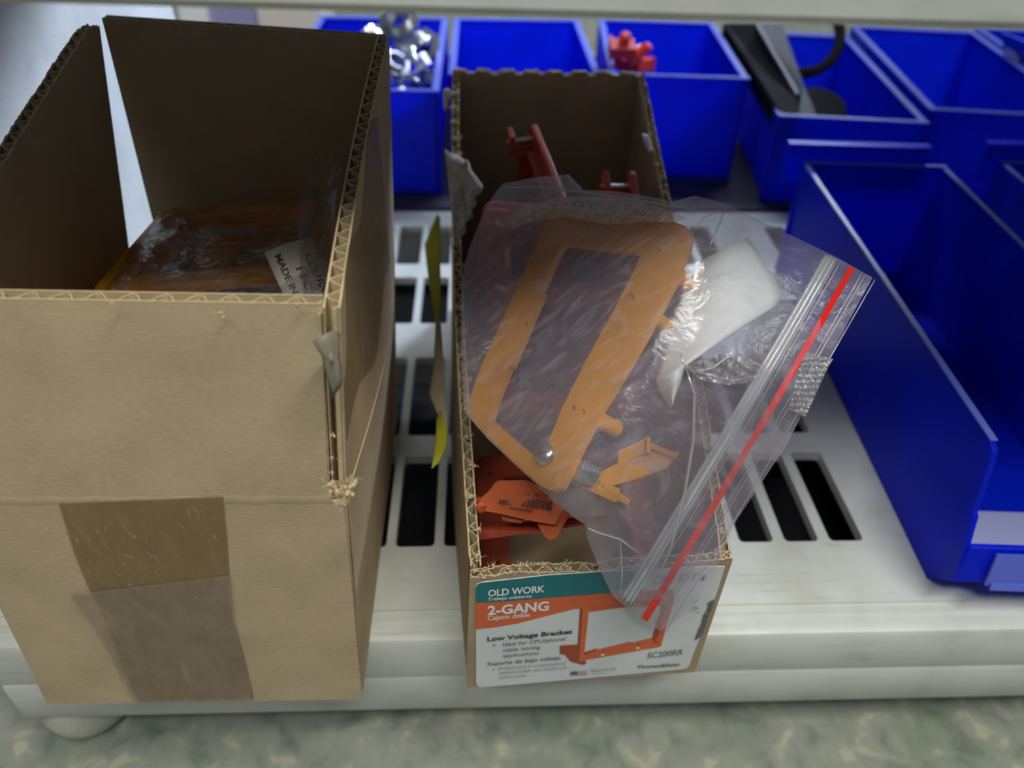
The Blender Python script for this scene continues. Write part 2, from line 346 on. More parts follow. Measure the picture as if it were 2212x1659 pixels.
# ------------------------------------------------------------------ blue bins
def make_bin(name, W, L, H, label, group, front=True, loc=(0, 0, 0), rz=0.0):
    """local: x 0..W, y 0 (nose) .. L (back)"""
    mat = Matrix.Translation(Vector(loc) * S) @ Matrix.Rotation(rz, 4, 'Z')
    o = empty(name, loc, label, 'bin', group, mat=mat); t = 0.009; dr = 0.012; n0 = 0.053
    b = MB()
    # side walls
    prof = [(L, 0.0), (n0, 0.0), (0.0, 0.062), (0.012, 0.115), (0.027, 0.175), (0.033, 0.180), (0.046, 0.265), (0.052, 0.282), (0.066, H), (L, H)]
    if not front: prof = [(L, 0.0), (0.0, 0.0), (-0.004, H), (L, H)]
    for sgn in (0, 1):
        def P(y, z, e):
            lean = dr * (1 - z / H)
            x = lean + e if sgn == 0 else W - lean - e
            return (x, y, z)
        b.add([P(y, z, 0) for y, z in prof] + [P(y, z, t) for y, z in prof],
              [tuple(range(len(prof))), tuple(range(len(prof), 2 * len(prof)))] + [(i, (i + 1) % len(prof), len(prof) + (i + 1) % len(prof), len(prof) + i) for i in range(len(prof))])
    i0, i1 = dr + t, W - dr - t
    if not front: n0 = 0.0
    b.hexa([(dr, n0, 0), (W - dr, n0, 0), (W - dr, L, 0), (dr, L, 0)], [(dr, n0, t), (W - dr, n0, t), (W - dr, L, t), (dr, L, t)])        # floor
    if not front:
        b.box(0.0, W, 0, t, 0, H)
    else: b.prism([(i0 - t, n0, 0), (i0 - t, 0.001, 0.062), (i0 - t, 0.001 + t, 0.064), (i0 - t, n0 + t, t)], (i1 - i0 + 2 * t, 0, 0))      # chamfer
    if front: b.prism([(i0 - t, 0.001, 0.060), (i0 - t, 0.010, 0.128), (i0 - t, 0.010 + t, 0.128), (i0 - t, 0.001 + t, 0.060)], (i1 - i0 + 2 * t, 0, 0))
    b.box(0.0, W, L - t, L, 0, H + 0.002)
    b.build('body', M_blue, o, local=True, smooth=True, bevel=0.0022)
    # top rims, the highlight from the rear put into their paler colour
    
    wr_ = 0.011 if front else 0.02
    for x in (0.0, W - wr_):
        MB().box(x, x + wr_, 0.064 if front else 0.0, L - 0.01, H, H + 0.0035).build('side_rim', M_blue_edge, o, local=True, bevel=0.0015)
    MB().box(0.0, W, L - 0.009 if front else L - 0.013, L + 0.003, H + 0.0021, H + 0.006).build('back_rim', M_blue_edge, o, local=True, bevel=0.0015)
    if not front:
        MB().box(0.0, W, -0.003, 0.020, H + 0.0001, H + 0.006).build('far_rim', M_blue_edge, o, local=True, bevel=0.0015); return o
    # hanging lip on the back
    h = MB(); h.box(-0.04, W - 0.045, L + 0.0035, L + 0.0125, H - 0.05, H + 0.045); h.box(-0.04, W - 0.045, L + .0125, L + 0.03, H + 0.036, H + 0.045)
    h.build('hanging_lip', M_blue, o, local=True, bevel=0.002)
    # label holder on the nose
    lb = MB(); lb.prism([(0.05, -0.0045, 0.066), (0.05, 0.006, 0.122), (0.05, 0.002, 0.124), (0.05, -0.009, 0.066)], (W - 0.10, 0, 0))
    lb.prism([(0.055, -0.012, 0.064), (0.055, -0.009, 0.074), (0.055, -0.012, 0.075), (0.055, -0.016, 0.064)], (W - 0.11, 0, 0))
    lb.build('label_holder', M_blue_edge, o, local=True)
    return o
grpF = 'blue stacking bins'
HB = 0.288
binA = make_bin('storage_bin', 0.335, 1.02, HB, 'large empty front bin at the right, its nose toward the shelf lip', None, loc=(0.697, 0.690, 0.001), rz=-math.radians(3.4))
# pale card lying on the floor of the bin's nose
m = MB(); m.hexa([(0.03, 0.06, 0.0105), (0.305, 0.06, 0.0105), (0.305, 0.19, 0.0105), (0.03, 0.19, 0.0105)], [(0.03, 0.06, 0.013), (0.305, 0.06, 0.013), (0.305, 0.19, 0.013), (0.03, 0.19, 0.013)])
m.v = [tuple((binA.matrix_basis @ (Vector(v) * S)) / S) for v in m.v]
tag(m.build('card', M_lav), 'pale lavender card lying in the nose of the large front blue bin', 'card')
binB = make_bin('storage_bin', 0.335, 1.02, HB, 'blue bin at the far right margin, mostly out of view beside the large front bin', None, loc=(1.185, 0.70, 0.001), rz=-math.radians(3.0))

def rear_bin(NL, NR, L, H, label):
    """bin on the rear shelf given by its near left and near right corner"""
    u = R2(NR) - R2(NL); W = np.linalg.norm(u); u = u / W; n = R2([-u[1], u[0]]); o_ = R2(NR) + n * L
    return make_bin('storage_bin', W, L, H, label, None, front=False, loc=(o_[0], o_[1], 0.001), rz=math.pi + math.atan2(u[1], u[0]))
rear_bin((-0.56, 2.15), (-0.112, 2.15), 0.79, 0.300, 'blue bin behind the gap between the cardboard boxes, heaped with metal fittings')
rear_bin((-0.090, 2.30), (0.355, 2.30), 0.64, 0.300, 'empty blue bin seen just above the back wall of the torn-topped cardboard box')
rear_bin((0.378, 2.30), (0.785, 2.27), 0.64, 0.305, 'blue bin with red connectors in it, behind the torn-topped box')
rear_bin((0.835, 2.12), (1.245, 2.07), 0.90, 0.252, 'rear blue bin holding black plastic parts, behind the large front bin')
rear_bin((1.275, 2.14), (1.72, 2.08), 0.92, 0.266, 'empty rear blue bin to the right of the one with black parts')
rear_bin((1.755, 2.14), (2.2, 2.08), 0.92, 0.266, 'rear blue bin in the top right corner with white lettering inside')

# ------------------------------------------------------------------ corrugated panels
def corr(name, parent, Pb, Pt, n, th, period, L, mats, samples=None, jag=0.0, flute_drop=0.0, seed=1, both=True):
    """panel following Pb(s) (bottom) to Pt(s) (top) for s in 0..1; n(s) thickness direction from the inner to the outer face; L = length"""
    rnd = random.Random(seed); ns = samples or max(40, int(L / period * 8)); lt = 0.0016
    m = MB(); tops = []
    jo = [0.0] * (ns + 1); ji = [0.0] * (ns + 1)
    if jag:
        a = b = 0.0
        for i in range(ns + 1):
            a = 0.75 * a + rnd.uniform(-1, 1) * jag * 0.6; b = 0.75 * b + rnd.uniform(-1, 1) * jag * 0.6; jo[i] = a; ji[i] = b
    for (e0, e1, jj) in ((0.0, lt, ji), (th - lt, th, jo)):
        rows = []
        for i in range(ns + 1):
            s = i / ns; pb = R2(Pb(s), float); pt = R2(Pt(s), float); nn = R2(n(s), float); up = unit(pt - pb)
            mids = [pb + (pt - pb) * k / 10 for k in range(10)] + [pt + up * jj[i]]
            rows.append([q + nn * e0 for q in mids] + [q + nn * e1 for q in reversed(mids)])
        rows = [r + [r[0]] for r in rows]
        m.grid(rows, 0)
        for r in (rows[0], rows[-1]): m.add(r[:-1], [tuple(range(len(r) - 1))], 0)
        if e0 > 0:   # pale cut edge strip
            pass
    # flutes
    nf = max(ns, int(L / period * 12)); P = []
    for i in range(nf + 1):
        s = i / nf; pb = R2(Pb(s), float); pt = R2(Pt(s), float); nn = R2(n(s), float); up = unit(pt - pb)
        ph = 2 * math.pi * s * L / period
        w = math.sin(ph); w = math.copysign(abs(w) ** 0.8, w)
        off = th / 2 + (th / 2 - lt * 0.9) * w
        tv = up * (-flute_drop + (rnd.uniform(-1, 1) * jag * 0.5 if jag else rnd.uniform(-1, 1) * 0.0006))
        q = pt + tv
        P.append([pb + nn * off, pb + (pt - pb) * 0.5 + nn * off, q + nn * off])
    m.grid(P, 1)
    # second skin of the flute gives the paper its thickness
    P2 = []
    for i, r in enumerate(P):
        j0 = P[max(i - 1, 0)][2]; j1 = P[min(i + 1, nf)][2]; tdir = unit(j1 - j0); up = unit(r[2] - r[0]); q = np.cross(tdir, up) * 0.0012
        P2.append([p + q for p in r])
    m.grid(P2, 1)
    m.add([p for i in range(nf + 1) for p in (P[i][2], P2[i][2])], [(2 * i, 2 * i + 1, 2 * i + 3, 2 * i + 2) for i in range(nf)], 1)
    # pale rim caps on the liners
    for (e0, e1, jj) in ((0.0, lt, ji), (th - lt, th, jo)):
        c = []
        for i in range(ns + 1):
            s = i / ns; pb = R2(Pb(s), float); pt = R2(Pt(s), float); nn = R2(n(s), float); up = unit(pt - pb); q = pt + up * (jj[i] + 0.0008)
            c.append([q + nn * (e0 - 0.0002), q + nn * (e1 + 0.0002)])
        m.grid(c, 1)
    return m.build(name, mats, parent, smooth=True)
def lerp(a, b, t): return R2(a, float) + (R2(b, float) - R2(a, float)) * t

# ------------------------------------------------------------------ box 1 (big, left)
box1 = empty('cardboard_box', (-0.36, 0.85, 0.001), 'larger tan cardboard box at the left with brown packing tape down its front', 'box')
TH = 0.0150; PER = 0.0288
z1c = 0.405
FBL, FBR = (-0.587, 0.559, 0.001), (-0.165, 0.557, 0.001)
FCL, FCR = (-0.545, 0.556, z1c), (-0.1500, 0.553, z1c)
FTL, FTR = (-0.490, 0.566, 0.642), (-0.1375, 0.562, 0.637)
BTL, BTR = (-0.488, 1.092, 0.738), (-0.120, 1.086, 0.721)
BCL, BCR = (-0.535, 1.135, z1c), (-0.140, 1.13, z1c)
BBL, BBR = (-0.587, 1.14, 0.001), (-0.165, 1.14, 0.001)
fy_ = lambda s: (0, -1, 0)
# front lower wall (from below the crease to the shelf), upper flap
corr('front_panel', box1, lambda s: lerp(FBL, FBR, s) + R2([0, TH, 0]), lambda s: lerp(FCL, R2(FCR) + R2([0.006, 0, 0]), s) + R2([0, TH, -0.004]), fy_, TH, PER, 0.41, [M_card, M_flute])
def fl_b(s): return lerp(FCL, R2([-0.1585, 0.553, z1c]), s) + R2([0, TH, 0.001])
corr('front_flap', box1, fl_b, lambda s: lerp(FTL, FTR, s) + R2([0, TH, 0]), fy_, TH, PER, 0.36, [M_card, M_flute], seed=3)
# crease roll between them
m = MB(); P = []
for i in range(60):
    s = i / 59; p = lerp(FCL, R2([-0.156, 0.553, z1c]), s); row = []
    for k in range(9):
        a = math.pi * (k / 8 - 0.5); row.append(p + R2([0, -0.0022 * math.cos(a) + 0.0018, 0.010 * math.sin(a) - 0.002]) + R2([0, 0, 0.0006 * math.sin(i * 0.9)]))
    P.append(row)
m.grid(P).build('crease', M_card, box1, smooth='all')
# right side: lower and upper
def bulge(s): return 0.018 * math.sin(math.pi * s)
nR = lambda s: (1, 0, 0)
corr('side_panel', box1, lambda s: lerp(R2(FBR) + [-TH, TH, 0], R2(BBR) + [-TH, 0, 0], s), lambda s: lerp(R2([-0.1395, 0.562, z1c - .002]) + [-TH, TH * .2, 0], R2(BCR) + [-TH, 0, 0], s) + R2([bulge(s), 0, 0]), nR, TH, PER, 0.58, [M_card, M_flute], seed=4)
def srz(s):
    q = lerp((-0.1215 - TH, 0.564, 0.632), (-0.1185 - TH, 1.080, 0.722), s)
    q[0] += -0.004 * math.sin(math.pi * s) ; return q
corr('side_flap', box1, lambda s: lerp(R2([-0.1410, 0.560, z1c]) + [-TH, 0, 0], R2(BCR) + [-TH, 0, 0], s) + R2([bulge(s), 0, 0]), srz, nR, TH, PER * 0.78, 0.54, [M_card, M_flute], seed=5)
# left side
nL = lambda s: (-1, 0, 0)
corr('side_panel', box1, lambda s: lerp(R2(FBL) + [TH, TH, 0], R2(BBL) + [TH, 0, 0], s), lambda s: lerp(R2(FCL) + [TH, TH, 0], R2(BCL) + [TH, 0, 0], s), nL, TH, PER, 0.58, [M_card, M_flute], seed=6)
pb_l = onP(262, 338, (-0.52, 1.0, 0.5), unit((1, 0, 0.2)))
def ltop(s):
    q = lerp(R2(FTL) + [TH, TH, 0], (-0.487, 1.075, 0.742), s)
    if s > 0.9: q[2] -= 0.35 * (s - 0.9) ** 2 * 3
    return q
corr('side_flap', box1, lambda s: lerp(R2(FCL) + [TH, TH, 0], (-0.530, 1.045, z1c), s), ltop, nL, TH, PER * 0.78, 0.54, [M_card, M_flute], seed=7, jag=0.0015)
# back
corr('back_panel', box1, lambda s: lerp(R2(BBL) + [TH, -TH, 0], R2(BBR) + [-TH, -TH, 0], s), lambda s: lerp(R2(BCL) + [TH, -TH, 0], R2(BCR) + [-TH, -TH, 0], s), lambda s: (0, 1, 0), TH, PER, 0.40, [M_card, M_flute], seed=8)
gap_b = onY(289, 345, 1.115)
corr('back_flap', box1, lambda s: lerp((gap_b[0], 1.115, z1c), R2(BCR) + [-TH, -0.015, 0], s), lambda s: lerp((-0.483, 1.078, 0.739), (-0.124, 1.072, 0.722), s), lambda s: (0, 1, 0), TH, PER, 0.37, [M_card, M_flute], seed=9)
MB().box(-0.575, -0.175, 0.575, 1.125, 0.002, 0.012).build('bottom_panel', M_card, box1)
# tapes
def tapemat(name, col, rough, alpha):
    m, nt, out = nm(name); co = coords(nt, (1, 1, 0.35)); p = N(nt, 'ShaderNodeBsdfPrincipled', Roughness=rough)
    a = N(nt, 'ShaderNodeTexNoise', Scale=90.0, Detail=8.0, Distortion=1.0); nt.links.new(co, a.inputs['Vector'])
    r = ramp(nt, a.outputs[0], [(0.35, [c * 0.8 for c in col]), (0.6, col), (0.8, [min(1, c * 1.35) for c in col])]); nt.links.new(r.outputs[0], p.inputs['Base Color'])
    b = N(nt, 'ShaderNodeTexNoise', Scale=260.0, Detail=5.0, Distortion=3.0); nt.links.new(co, b.inputs['Vector'])
    rb = ramp(nt, b.outputs[0], [(0.62, (0, 0, 0)), (0.70, (1, 1, 1))])
    mx = N(nt, 'ShaderNodeMix', data_type='RGBA'); mx.inputs[7].default_value = (0.55, 0.47, 0.36, 1); mu = N(nt, 'ShaderNodeMath', operation='MULTIPLY'); mu.inputs[1].default_value = 0.5
    nt.links.new(rb.outputs[0], mu.inputs[0]); nt.links.new(mu.outputs[0], mx.inputs[0]); nt.links.new(r.outputs[0], mx.inputs[6]); nt.links.new(mx.outputs[2], p.inputs['Base Color'])
    bp = N(nt, 'ShaderNodeBump', Strength=0.35, Distance=0.001); nt.links.new(a.outputs[0], bp.inputs['Height']); nt.links.new(bp.outputs[0], p.inputs['Normal'])
    tr = N(nt, 'ShaderNodeBsdfTransparent'); mm_ = N(nt, 'ShaderNodeMixShader'); mm_.inputs[0].default_value = alpha
    nt.links.new(tr.outputs[0], mm_.inputs[1]); nt.links.new(p.outputs[0], mm_.inputs[2]); nt.links.new(mm_.outputs[0], out.inputs[0]); return m
M_tape = tapemat('brown_packing_tape', (0.31, 0.205, 0.085), 0.38, 0.75)
M_tape2 = tapemat('scuffed_packing_tape', (0.42, 0.33, 0.235), 0.45, 0.5)
nF1 = unit(np.cross(R2(FBR) - R2(FBL), R2(FCL) - R2(FBL)))
def onF1(x, y, e=0.0012): return onP(x, y, R2(FBL), nF1) + R2([0, -e, 0])
def strip(rows, e, name, mat, par, nu=14):
    P = []
    for (a, b) in rows: P.append([onF1(a[0] + (b[0] - a[0]) * k / nu, a[1] + (b[1] - a[1]) * k / nu, e) for k in range(nu + 1)])
    # subdivide rows
    Q = []
    for i in range(len(P) - 1):
        for k in range(6): Q.append([P[i][j] + (P[i + 1][j] - P[i][j]) * k / 6 for j in range(nu + 1)])
    Q.append(P[-1]); return MB().grid(Q).build(name, mat, par, smooth='all')
strip([((128, 1085), (483, 1070)), ((160, 1190), (492, 1170)), ((195, 1275), (497, 1250)), ((225, 1330), (502, 1330)), ((262, 1430), (528, 1420)), ((300, 1514), (548, 1508))], 0.0018, 'packing_tape', M_tape, box1)
strip([((150, 1280), (498, 1238)), ((200, 1350), (508, 1340)), ((232, 1400), (522, 1400)), ((268, 1470), (540, 1465)), ((290, 1512), (546, 1508))], 0.0034, 'packing_tape', M_tape2, box1)
# torn tape scrap hanging at the split corner
M_scrap = plain('cloudy_torn_tape', (0.34, 0.30, 0.22), 0.5, noise=0.25, nscale=120, trans=0.3)
def patch(px, d, name, mat, par, th=0.0, jit=0.0, seed=1):
    rnd = random.Random(seed); c = R2([sum(p[0] for p in px) / len(px), sum(p[1] for p in px) / len(px)])
    m = MB(); rings = []
    for f in (1.0, 0.7, 0.35, 0.0):
        rings.append([at(c[0] + (p[0] - c[0]) * f, c[1] + (p[1] - c[1]) * f, (p[2] if len(p) > 2 else d) * f + d * (1 - f) - jit * rnd.uniform(0, 1) * (1 if f > 0 else .5)) for p in px])
    rings = [r + [r[0]] for r in rings]; m.grid(rings); o = m.build(name, mat, par, smooth='all')
    if th:
        so = o.modifiers.new('thick', 'SOLIDIFY'); so.thickness = th * S
    return o
dsc = 0.655
patch([(675, 738, .652), (700, 722, .65), (722, 712, .66), (736, 722, .667), (733, 760, .668), (738, 790, .672), (740, 830, .675), (726, 850, .68), (718, 862, .68), (708, 825, .672), (700, 790, .665), (694, 768, .66)], dsc + .003, 'torn_tape', M_scrap, box1, th=0.0006, jit=0.0015)
# glossy strip of tape on the outer right side
def side_at(y, z, e=0.0012):
    s = (y - 0.562) / (1.10 - 0.562); k = (z - z1c) / (0.66 - z1c); b_ = lerp((-0.141, 0, 0), (-0.140, 0, 0), s)[0] + bulge(s); t_ = -0.1215 + 0.003 * s - 0.004 * math.sin(math.pi * s)
    return R2([b_ + (t_ - b_) * max(0, min(1.2, k)) + e, y, z])
P = [[side_at(0.568 + 0.36 * j / 10, (0.470 + 0.02 * math.sin(j)) + (0.636 + 0.16 * (0.36 * j / 10) - 0.480 - .004) * i / 6) for j in range(11)] for i in range(7)]
MB().grid(P).build('side_tape', tapemat('aged_clear_tape', (0.36, 0.27, 0.14), 0.3, 0.55), box1, smooth='all')

# fibre tufts helper
def tufts(name, parent, centres, size, nper, mat, seed=1, spread=0.006):
    rnd = random.Random(seed); m = MB()
    for c in centres:
        c = R2(c, float)
        for _ in range(nper):
            d = R2([rnd.gauss(0, 1), rnd.gauss(0, 1), abs(rnd.gauss(0.3, 0.8))]); d = unit(d); s_ = size * rnd.uniform(0.4, 1.1)
            o = c + R2([rnd.gauss(0, spread), rnd.gauss(0, spread), rnd.gauss(0, spread * .4)])
            m.tube([o, o + d * s_ * 0.6, o + d * s_ + R2([rnd.gauss(0, 1), rnd.gauss(0, 1), 0]) * s_ * .2], [s_ * .10, s_ * .06, s_ * 0.01], 4)
        # lumpy core
        for _ in range(5):
            o = c + R2([rnd.gauss(0, spread * .8), rnd.gauss(0, spread * .8), rnd.uniform(-.002, .002)]); r = size * rnd.uniform(0.15, 0.3)
            m.lathe([(0.0, -r), (r * .8, -r * .6), (r, 0), (r * .7, r * .6), (0, r)], o, (rnd.random(), rnd.random(), 1), 6)
    return m.build(name, mat, parent, smooth='all')
tufts('torn_fibres', box1, [at(x, y, .672) for x, y in ((735, 1080), (745, 1070), (728, 1062), (752, 1062), (740, 1090), (720, 1045), (760, 1040))], 0.009, 9, M_fibre, 2, .003)
for k_, (x, y) in enumerate(((478, 678), (640, 662), (690, 672), (240, 656), (720, 940), (718, 990), (719, 1020))): tufts('torn_fibres', box1, [onY(x, y, 0.553)], 0.0045, 6, M_fibre, 3 + k_, .0012)

# ------------------------------------------------------------------ box 2 (torn top, label)
box2 = empty('cardboard_box', (0.14, 1.0, 0.001), 'smaller torn-topped brown cardboard box with teal and orange printed label on its front', 'box')
A0, A1 = R2([-0.022, 0.571, 0.001]), R2([0.302, 0.587, 0.001])          # front bottom
B0, B1 = R2([-0.014, 0.571, 0.250]), R2([0.306, 0.588, 0.244])          # front top
K0, K1 = R2([-0.060, 1.545, 0.001]), R2([0.315, 1.545, 0.001])
T0, T1 = R2([-0.052, 1.545, 0.540]), R2([0.322, 1.545, 0.538])
nf2 = unit(R2([A1[1] - A0[1], -(A1[0] - A0[0]), 0]))
t2 = 0.013
def bow(s): return -0.016 * math.sin(math.pi * s)
def frt(s):
    q = B0 + (B1 - B0) * s
    q = q + R2([0, 0, 0.004 * math.sin(9 * s) * (1 if s < .5 else 0.3) - 0.006 + 0.012 * s])
    return q - nf2 * t2
corr('front_panel', box2, lambda s: A0 + (A1 - A0) * s - nf2 * t2, frt, lambda s: nf2, t2, 0.024, 0.32, [M_card2, M_flute], jag=0.0030, seed=11, samples=150)
def lrim(s):
    z = 0.252 + (0.54 - 0.252) * s; x = -0.014 + (-0.052 + 0.014) * s + bow(s) * .6
    return R2([x + t2, 0.571 + 0.974 * s + (0.012 if s < .02 else 0), z])
corr('side_panel', box2, lambda s: lerp(A0 + R2([t2, t2, 0]), K0 + R2([t2, 0, 0]), s) + R2([bow(s), 0, 0]), lrim, nL, t2, 0.0250, 0.98, [M_card2, M_flute], jag=0.0028, seed=12, samples=320)
def rrim(s):
    z = 0.246 + (0.538 - 0.246) * s; x = 0.306 + (0.322 - 0.306) * s - bow(s) * 0.4
    return R2([x - t2, 0.588 + 0.957 * s, z])
corr('side_panel', box2, lambda s: lerp(A1 + R2([-t2, t2, 0]), K1 + R2([-t2, 0, 0]), s), rrim, nR, t2, 0.0250, 0.97, [M_card2, M_flute], jag=0.0028, seed=13, samples=320)
def brim(s):
    q = T0 + (T1 - T0) * s - R2([0, t2, 0]); q[2] += 0.004 * (1 if (s * 8) % 1 < 0.55 else -0.4); return q
corr('back_panel', box2, lambda s: K0 + (K1 - K0) * s - R2([0, t2, 0]), brim, lambda s: (0, 1, 0), t2, 0.024, 0.37, [M_card2, M_flute], jag=0.0015, seed=14, samples=120)
MB().box(-0.02, 0.30, 0.60, 1.53, 0.002, 0.012).build('bottom_panel', M_card2, box2)
cs = [lrim(s) + R2([-t2 * random.uniform(0.0, 0.9), 0, 0.002]) for s in [0.012 + 0.0435 * k for k in range(22)] if not 0.50 < s < 0.66]
for k_, c_ in enumerate(cs): tufts('torn_fibres', box2, [c_], 0.0095, 10, M_fibre, 50 + k_, .0028)
cs = [frt(s) + nf2 * t2 * random.uniform(0, 1) + R2([0, 0, .002]) for s in [0.03, .05, .09, 0.14, .17, .2, 0.24, .28, .33, .36, .38, .47, .6, .9, .95, .98]]
for k_, c_ in enumerate(cs): tufts('torn_fibres', box2, [c_], 0.0065, 6, M_fibre, 80 + k_, .0032)
cs = [rrim(s) + R2([t2 * random.uniform(0, 0.8), 0, 0.001]) for s in [0.01, .04, .07, .1, .13, .16, .55, .6, .66, .7, .73]]
for k_, c_ in enumerate(cs): tufts('torn_fibres', box2, [c_], 0.008, 8, M_fibre, 120 + k_, .0028)
# delaminated ragged paper curling in from the left wall
px = [(960, 322), (975, 331), (990, 334), (1003, 345), (1012, 346), (1017, 365), (1030, 382), (1043, 400), (1038, 416), (1025, 424), (1028, 440), (1018, 452), (1020, 468), (1006, 478), (1004, 500), (993, 512), (988, 530), (981, 505), (976, 470), (972, 430), (967, 380)]
patch([(x, y, 1.285 - (y - 320) * 0.00055 - (x - 960) * 0.0003) for x, y in px], 1.22, 'torn_liner', M_torn, box2, th=0.002, jit=0.006, seed=3)
patch([(957, 195, 1.45), (966, 190, 1.45), (978, 200, 1.45), (972, 215, 1.44), (965, 232, 1.43), (958, 238, 1.43)], 1.44, 'torn_liner', M_torn, box2, th=0.002, jit=0.004)
patch([(1388, 288, 1.35), (1400, 292, 1.35), (1410, 318, 1.33), (1404, 330, 1.32), (1392, 308, 1.34)], 1.34, 'torn_liner', plain('torn_white_liner', (0.6, 0.58, 0.6), .9), box2, th=0.002, jit=0.003)

# label on the front
def LP(zx, zy, e=0.0015):
    return onP(980 + zx / 3.456, 1180 + zy / 3.456, A0, nf2) + nf2 * e
lab = MB(); o_ = [(165, 300), (172, 278), (200, 263), (350, 246), (700, 207), (1150, 178), (1880, 142), (2022, 142), (1975, 300), (1880, 560), (1800, 760), (1755, 885), (1735, 903), (1690, 912), (900, 985), (200, 1045), (178, 1035), (167, 1010)]
lab.prism([LP(x, y, 0.0006) for x, y in o_], nf2 * 0.0012); label = lab.build('label', M_white, box2)
pr = MB(); MATS = [M_teal, M_pror, M_prrd, M_prwh, M_ink, M_grey, M_lgrey, M_flagb, M_flagr, plain('smudge_black', (0.14, 0.145, 0.145), .8, noise=.6, nscale=700)]
def poly(px, mi, e=0.0022): pr.add([LP(x, y, e) for x, y in px], [tuple(range(len(px)))], mi)
def strip2(top, bot, mi, e=0.0022):
    pr.grid([[LP(x, y, e) for x, y in top], [LP(x, y, e) for x, y in bot]], mi)
strip2([(165, 300), (180, 272), (200, 263), (350, 246), (700, 207), (1150, 178), (1400, 168)], [(165, 412), (180, 412), (200, 411), (350, 406), (700, 376), (1150, 340), (1400, 325)], 0)
strip2([(165, 412), (300, 408), (480, 396), (700, 376), (900, 356), (1150, 340), (1400, 325), (1640, 312)], [(165, 610), (300, 595), (480, 565), (700, 508), (900, 458), (1150, 452), (1400, 432), (1640, 412)], 1)
strip2([(950, 455), (1010, 440)], [(925, 800), (972, 800)], 1, .0024)
poly([(1010, 450), (1640, 400), (1640, 425), (1240, 448), (1010, 480)], 1, .0024)
poly([(940, 455), (962, 452), (935, 860), (915, 858)], 2, .0026)
poly([(920, 790), (972, 780), (985, 850), (940, 868), (915, 862)], 1, .0025)
poly([(970, 778), (1060, 752), (1085, 757), (1310, 702), (1345, 706), (1490, 668), (1545, 735), (1520, 742), (980, 838)], 1, .0025)
poly([(970, 785), (1060, 757), (1062, 768), (972, 800)], 2, .0027)
poly([(1555, 430), (1630, 418), (1545, 735), (1475, 680)], 1, .0025)
poly([(1555, 430), (1590, 425), (1520, 672), (1480, 690)], 2, .0027)
poly([(790, 730), (922, 722), (922, 862), (870, 850), (830, 800), (790, 792)], 2, .0025)
poly([(925, 855), (975, 840), (990, 862), (970, 872), (925, 866)], 2, .0027)
for x, y in ((1000, 785), (1115, 772), (1375, 720), (1485, 708), (1048, 446), (1175, 434)): poly([(x + 8 * math.cos(a), y + 6 * math.sin(a)) for a in [k * .785 for k in range(8)]], 2, .0028)
for x, y in ((1110, 797), (1370, 746)): poly([(x + 15 * math.cos(a), y + 7 * math.sin(a)) for a in [k * .785 for k in range(8)]], 3, .0028)
def tx(s, x0, y0, x1, y1, h, mi, e=0.0030, **kw): put_text(pr, s, LP(x0, y0, e), LP(x1, y1, e), LP(x0, y0 - h, e), mi=mi, **kw)
tx('OLD WORK', 256, 362, 676, 328, 52, 3, bold=.025)
tx('Trabajo existente', 253, 400, 580, 375, 32, 3, bold=.012)
tx('2-GANG', 252, 502, 706, 466, 72, 3, bold=.03)
tx('Cajet\u00edn doble', 252, 550, 565, 522, 44, 3, bold=.012)
tx('Low Voltage Bracket', 250, 706, 882, 648, 42, 4, bold=.03)
tx('\u2022', 292, 732, 310, 730, 14, 5)
tx('Ideal for CPU/phone/', 366, 740, 838, 696, 34, 5, bold=.01)
tx('cable wiring', 366, 782, 642, 758, 32, 5, bold=.01)
tx('applications', 366, 822, 634, 800, 30, 5, bold=.01)
tx('Soporte de bajo voltaje', 250, 886, 794, 838, 34, 5, bold=.02)
tx('\u2022', 288, 912, 304, 910, 12, 6)
tx('El ideal para la computadora/', 334, 914, 836, 872, 26, 6, bold=.01)
tx('tel\u00e9fono/cable que alambra la', 334, 948, 840, 905, 28, 6, bold=.01)
tx('aplicaciones', 334, 980, 540, 962, 24, 6, bold=.01)
tx('SC200RR', 1442, 824, 1706, 796, 42, 5, bold=.01, shear=.15)
tx('Thomas&Betts', 1368, 900, 1684, 880, 24, 5, bold=.03, shear=.3)
tx('MADE IN USA', 1022, 926, 1212, 910, 20, 6, bold=.01); tx('HECHO EN EE.UU.', 1022, 944, 1160, 932, 9, 6)
tx('CM DT', 1480, 275, 1835, 238, 55, 6, shear=.3)
poly([(1835, 240), (1862, 206), (1868, 236), (1850, 243)], 4, .003); poly([(1862, 206), (1885, 203), (1880, 212), (1866, 214)], 4, .003)
poly([(870, 924), (922, 920), (922, 944), (870, 948)], 7, .003)
for k in range(4): poly([(922 if k < 2 else 870, 922 + k * 9 - (0 if k < 2 else 0)), (996, 915 + k * 9), (996, 920 + k * 9), (922 if k < 2 else 870, 927 + k * 9)], 8, .003)
rs = random.Random(4)
sm = [(1920, 392), (1950, 384), (1925, 460), (1895, 520), (1882, 570), (1858, 632), (1822, 672), (1795, 690), (1800, 662), (1826, 610), (1846, 560), (1862, 500), (1886, 470), (1900, 430), (1893, 410)]
poly([(x + rs.uniform(-5, 5), y) for x, y in sm], 9, .003)
for k in range(9):
    x, y = rs.uniform(1680, 1800), rs.uniform(380, 500); poly([(x, y), (x + rs.uniform(25, 60), y - 4), (x + 30, y + 3)], 6, .003)
pr.build('label_print', MATS, label)
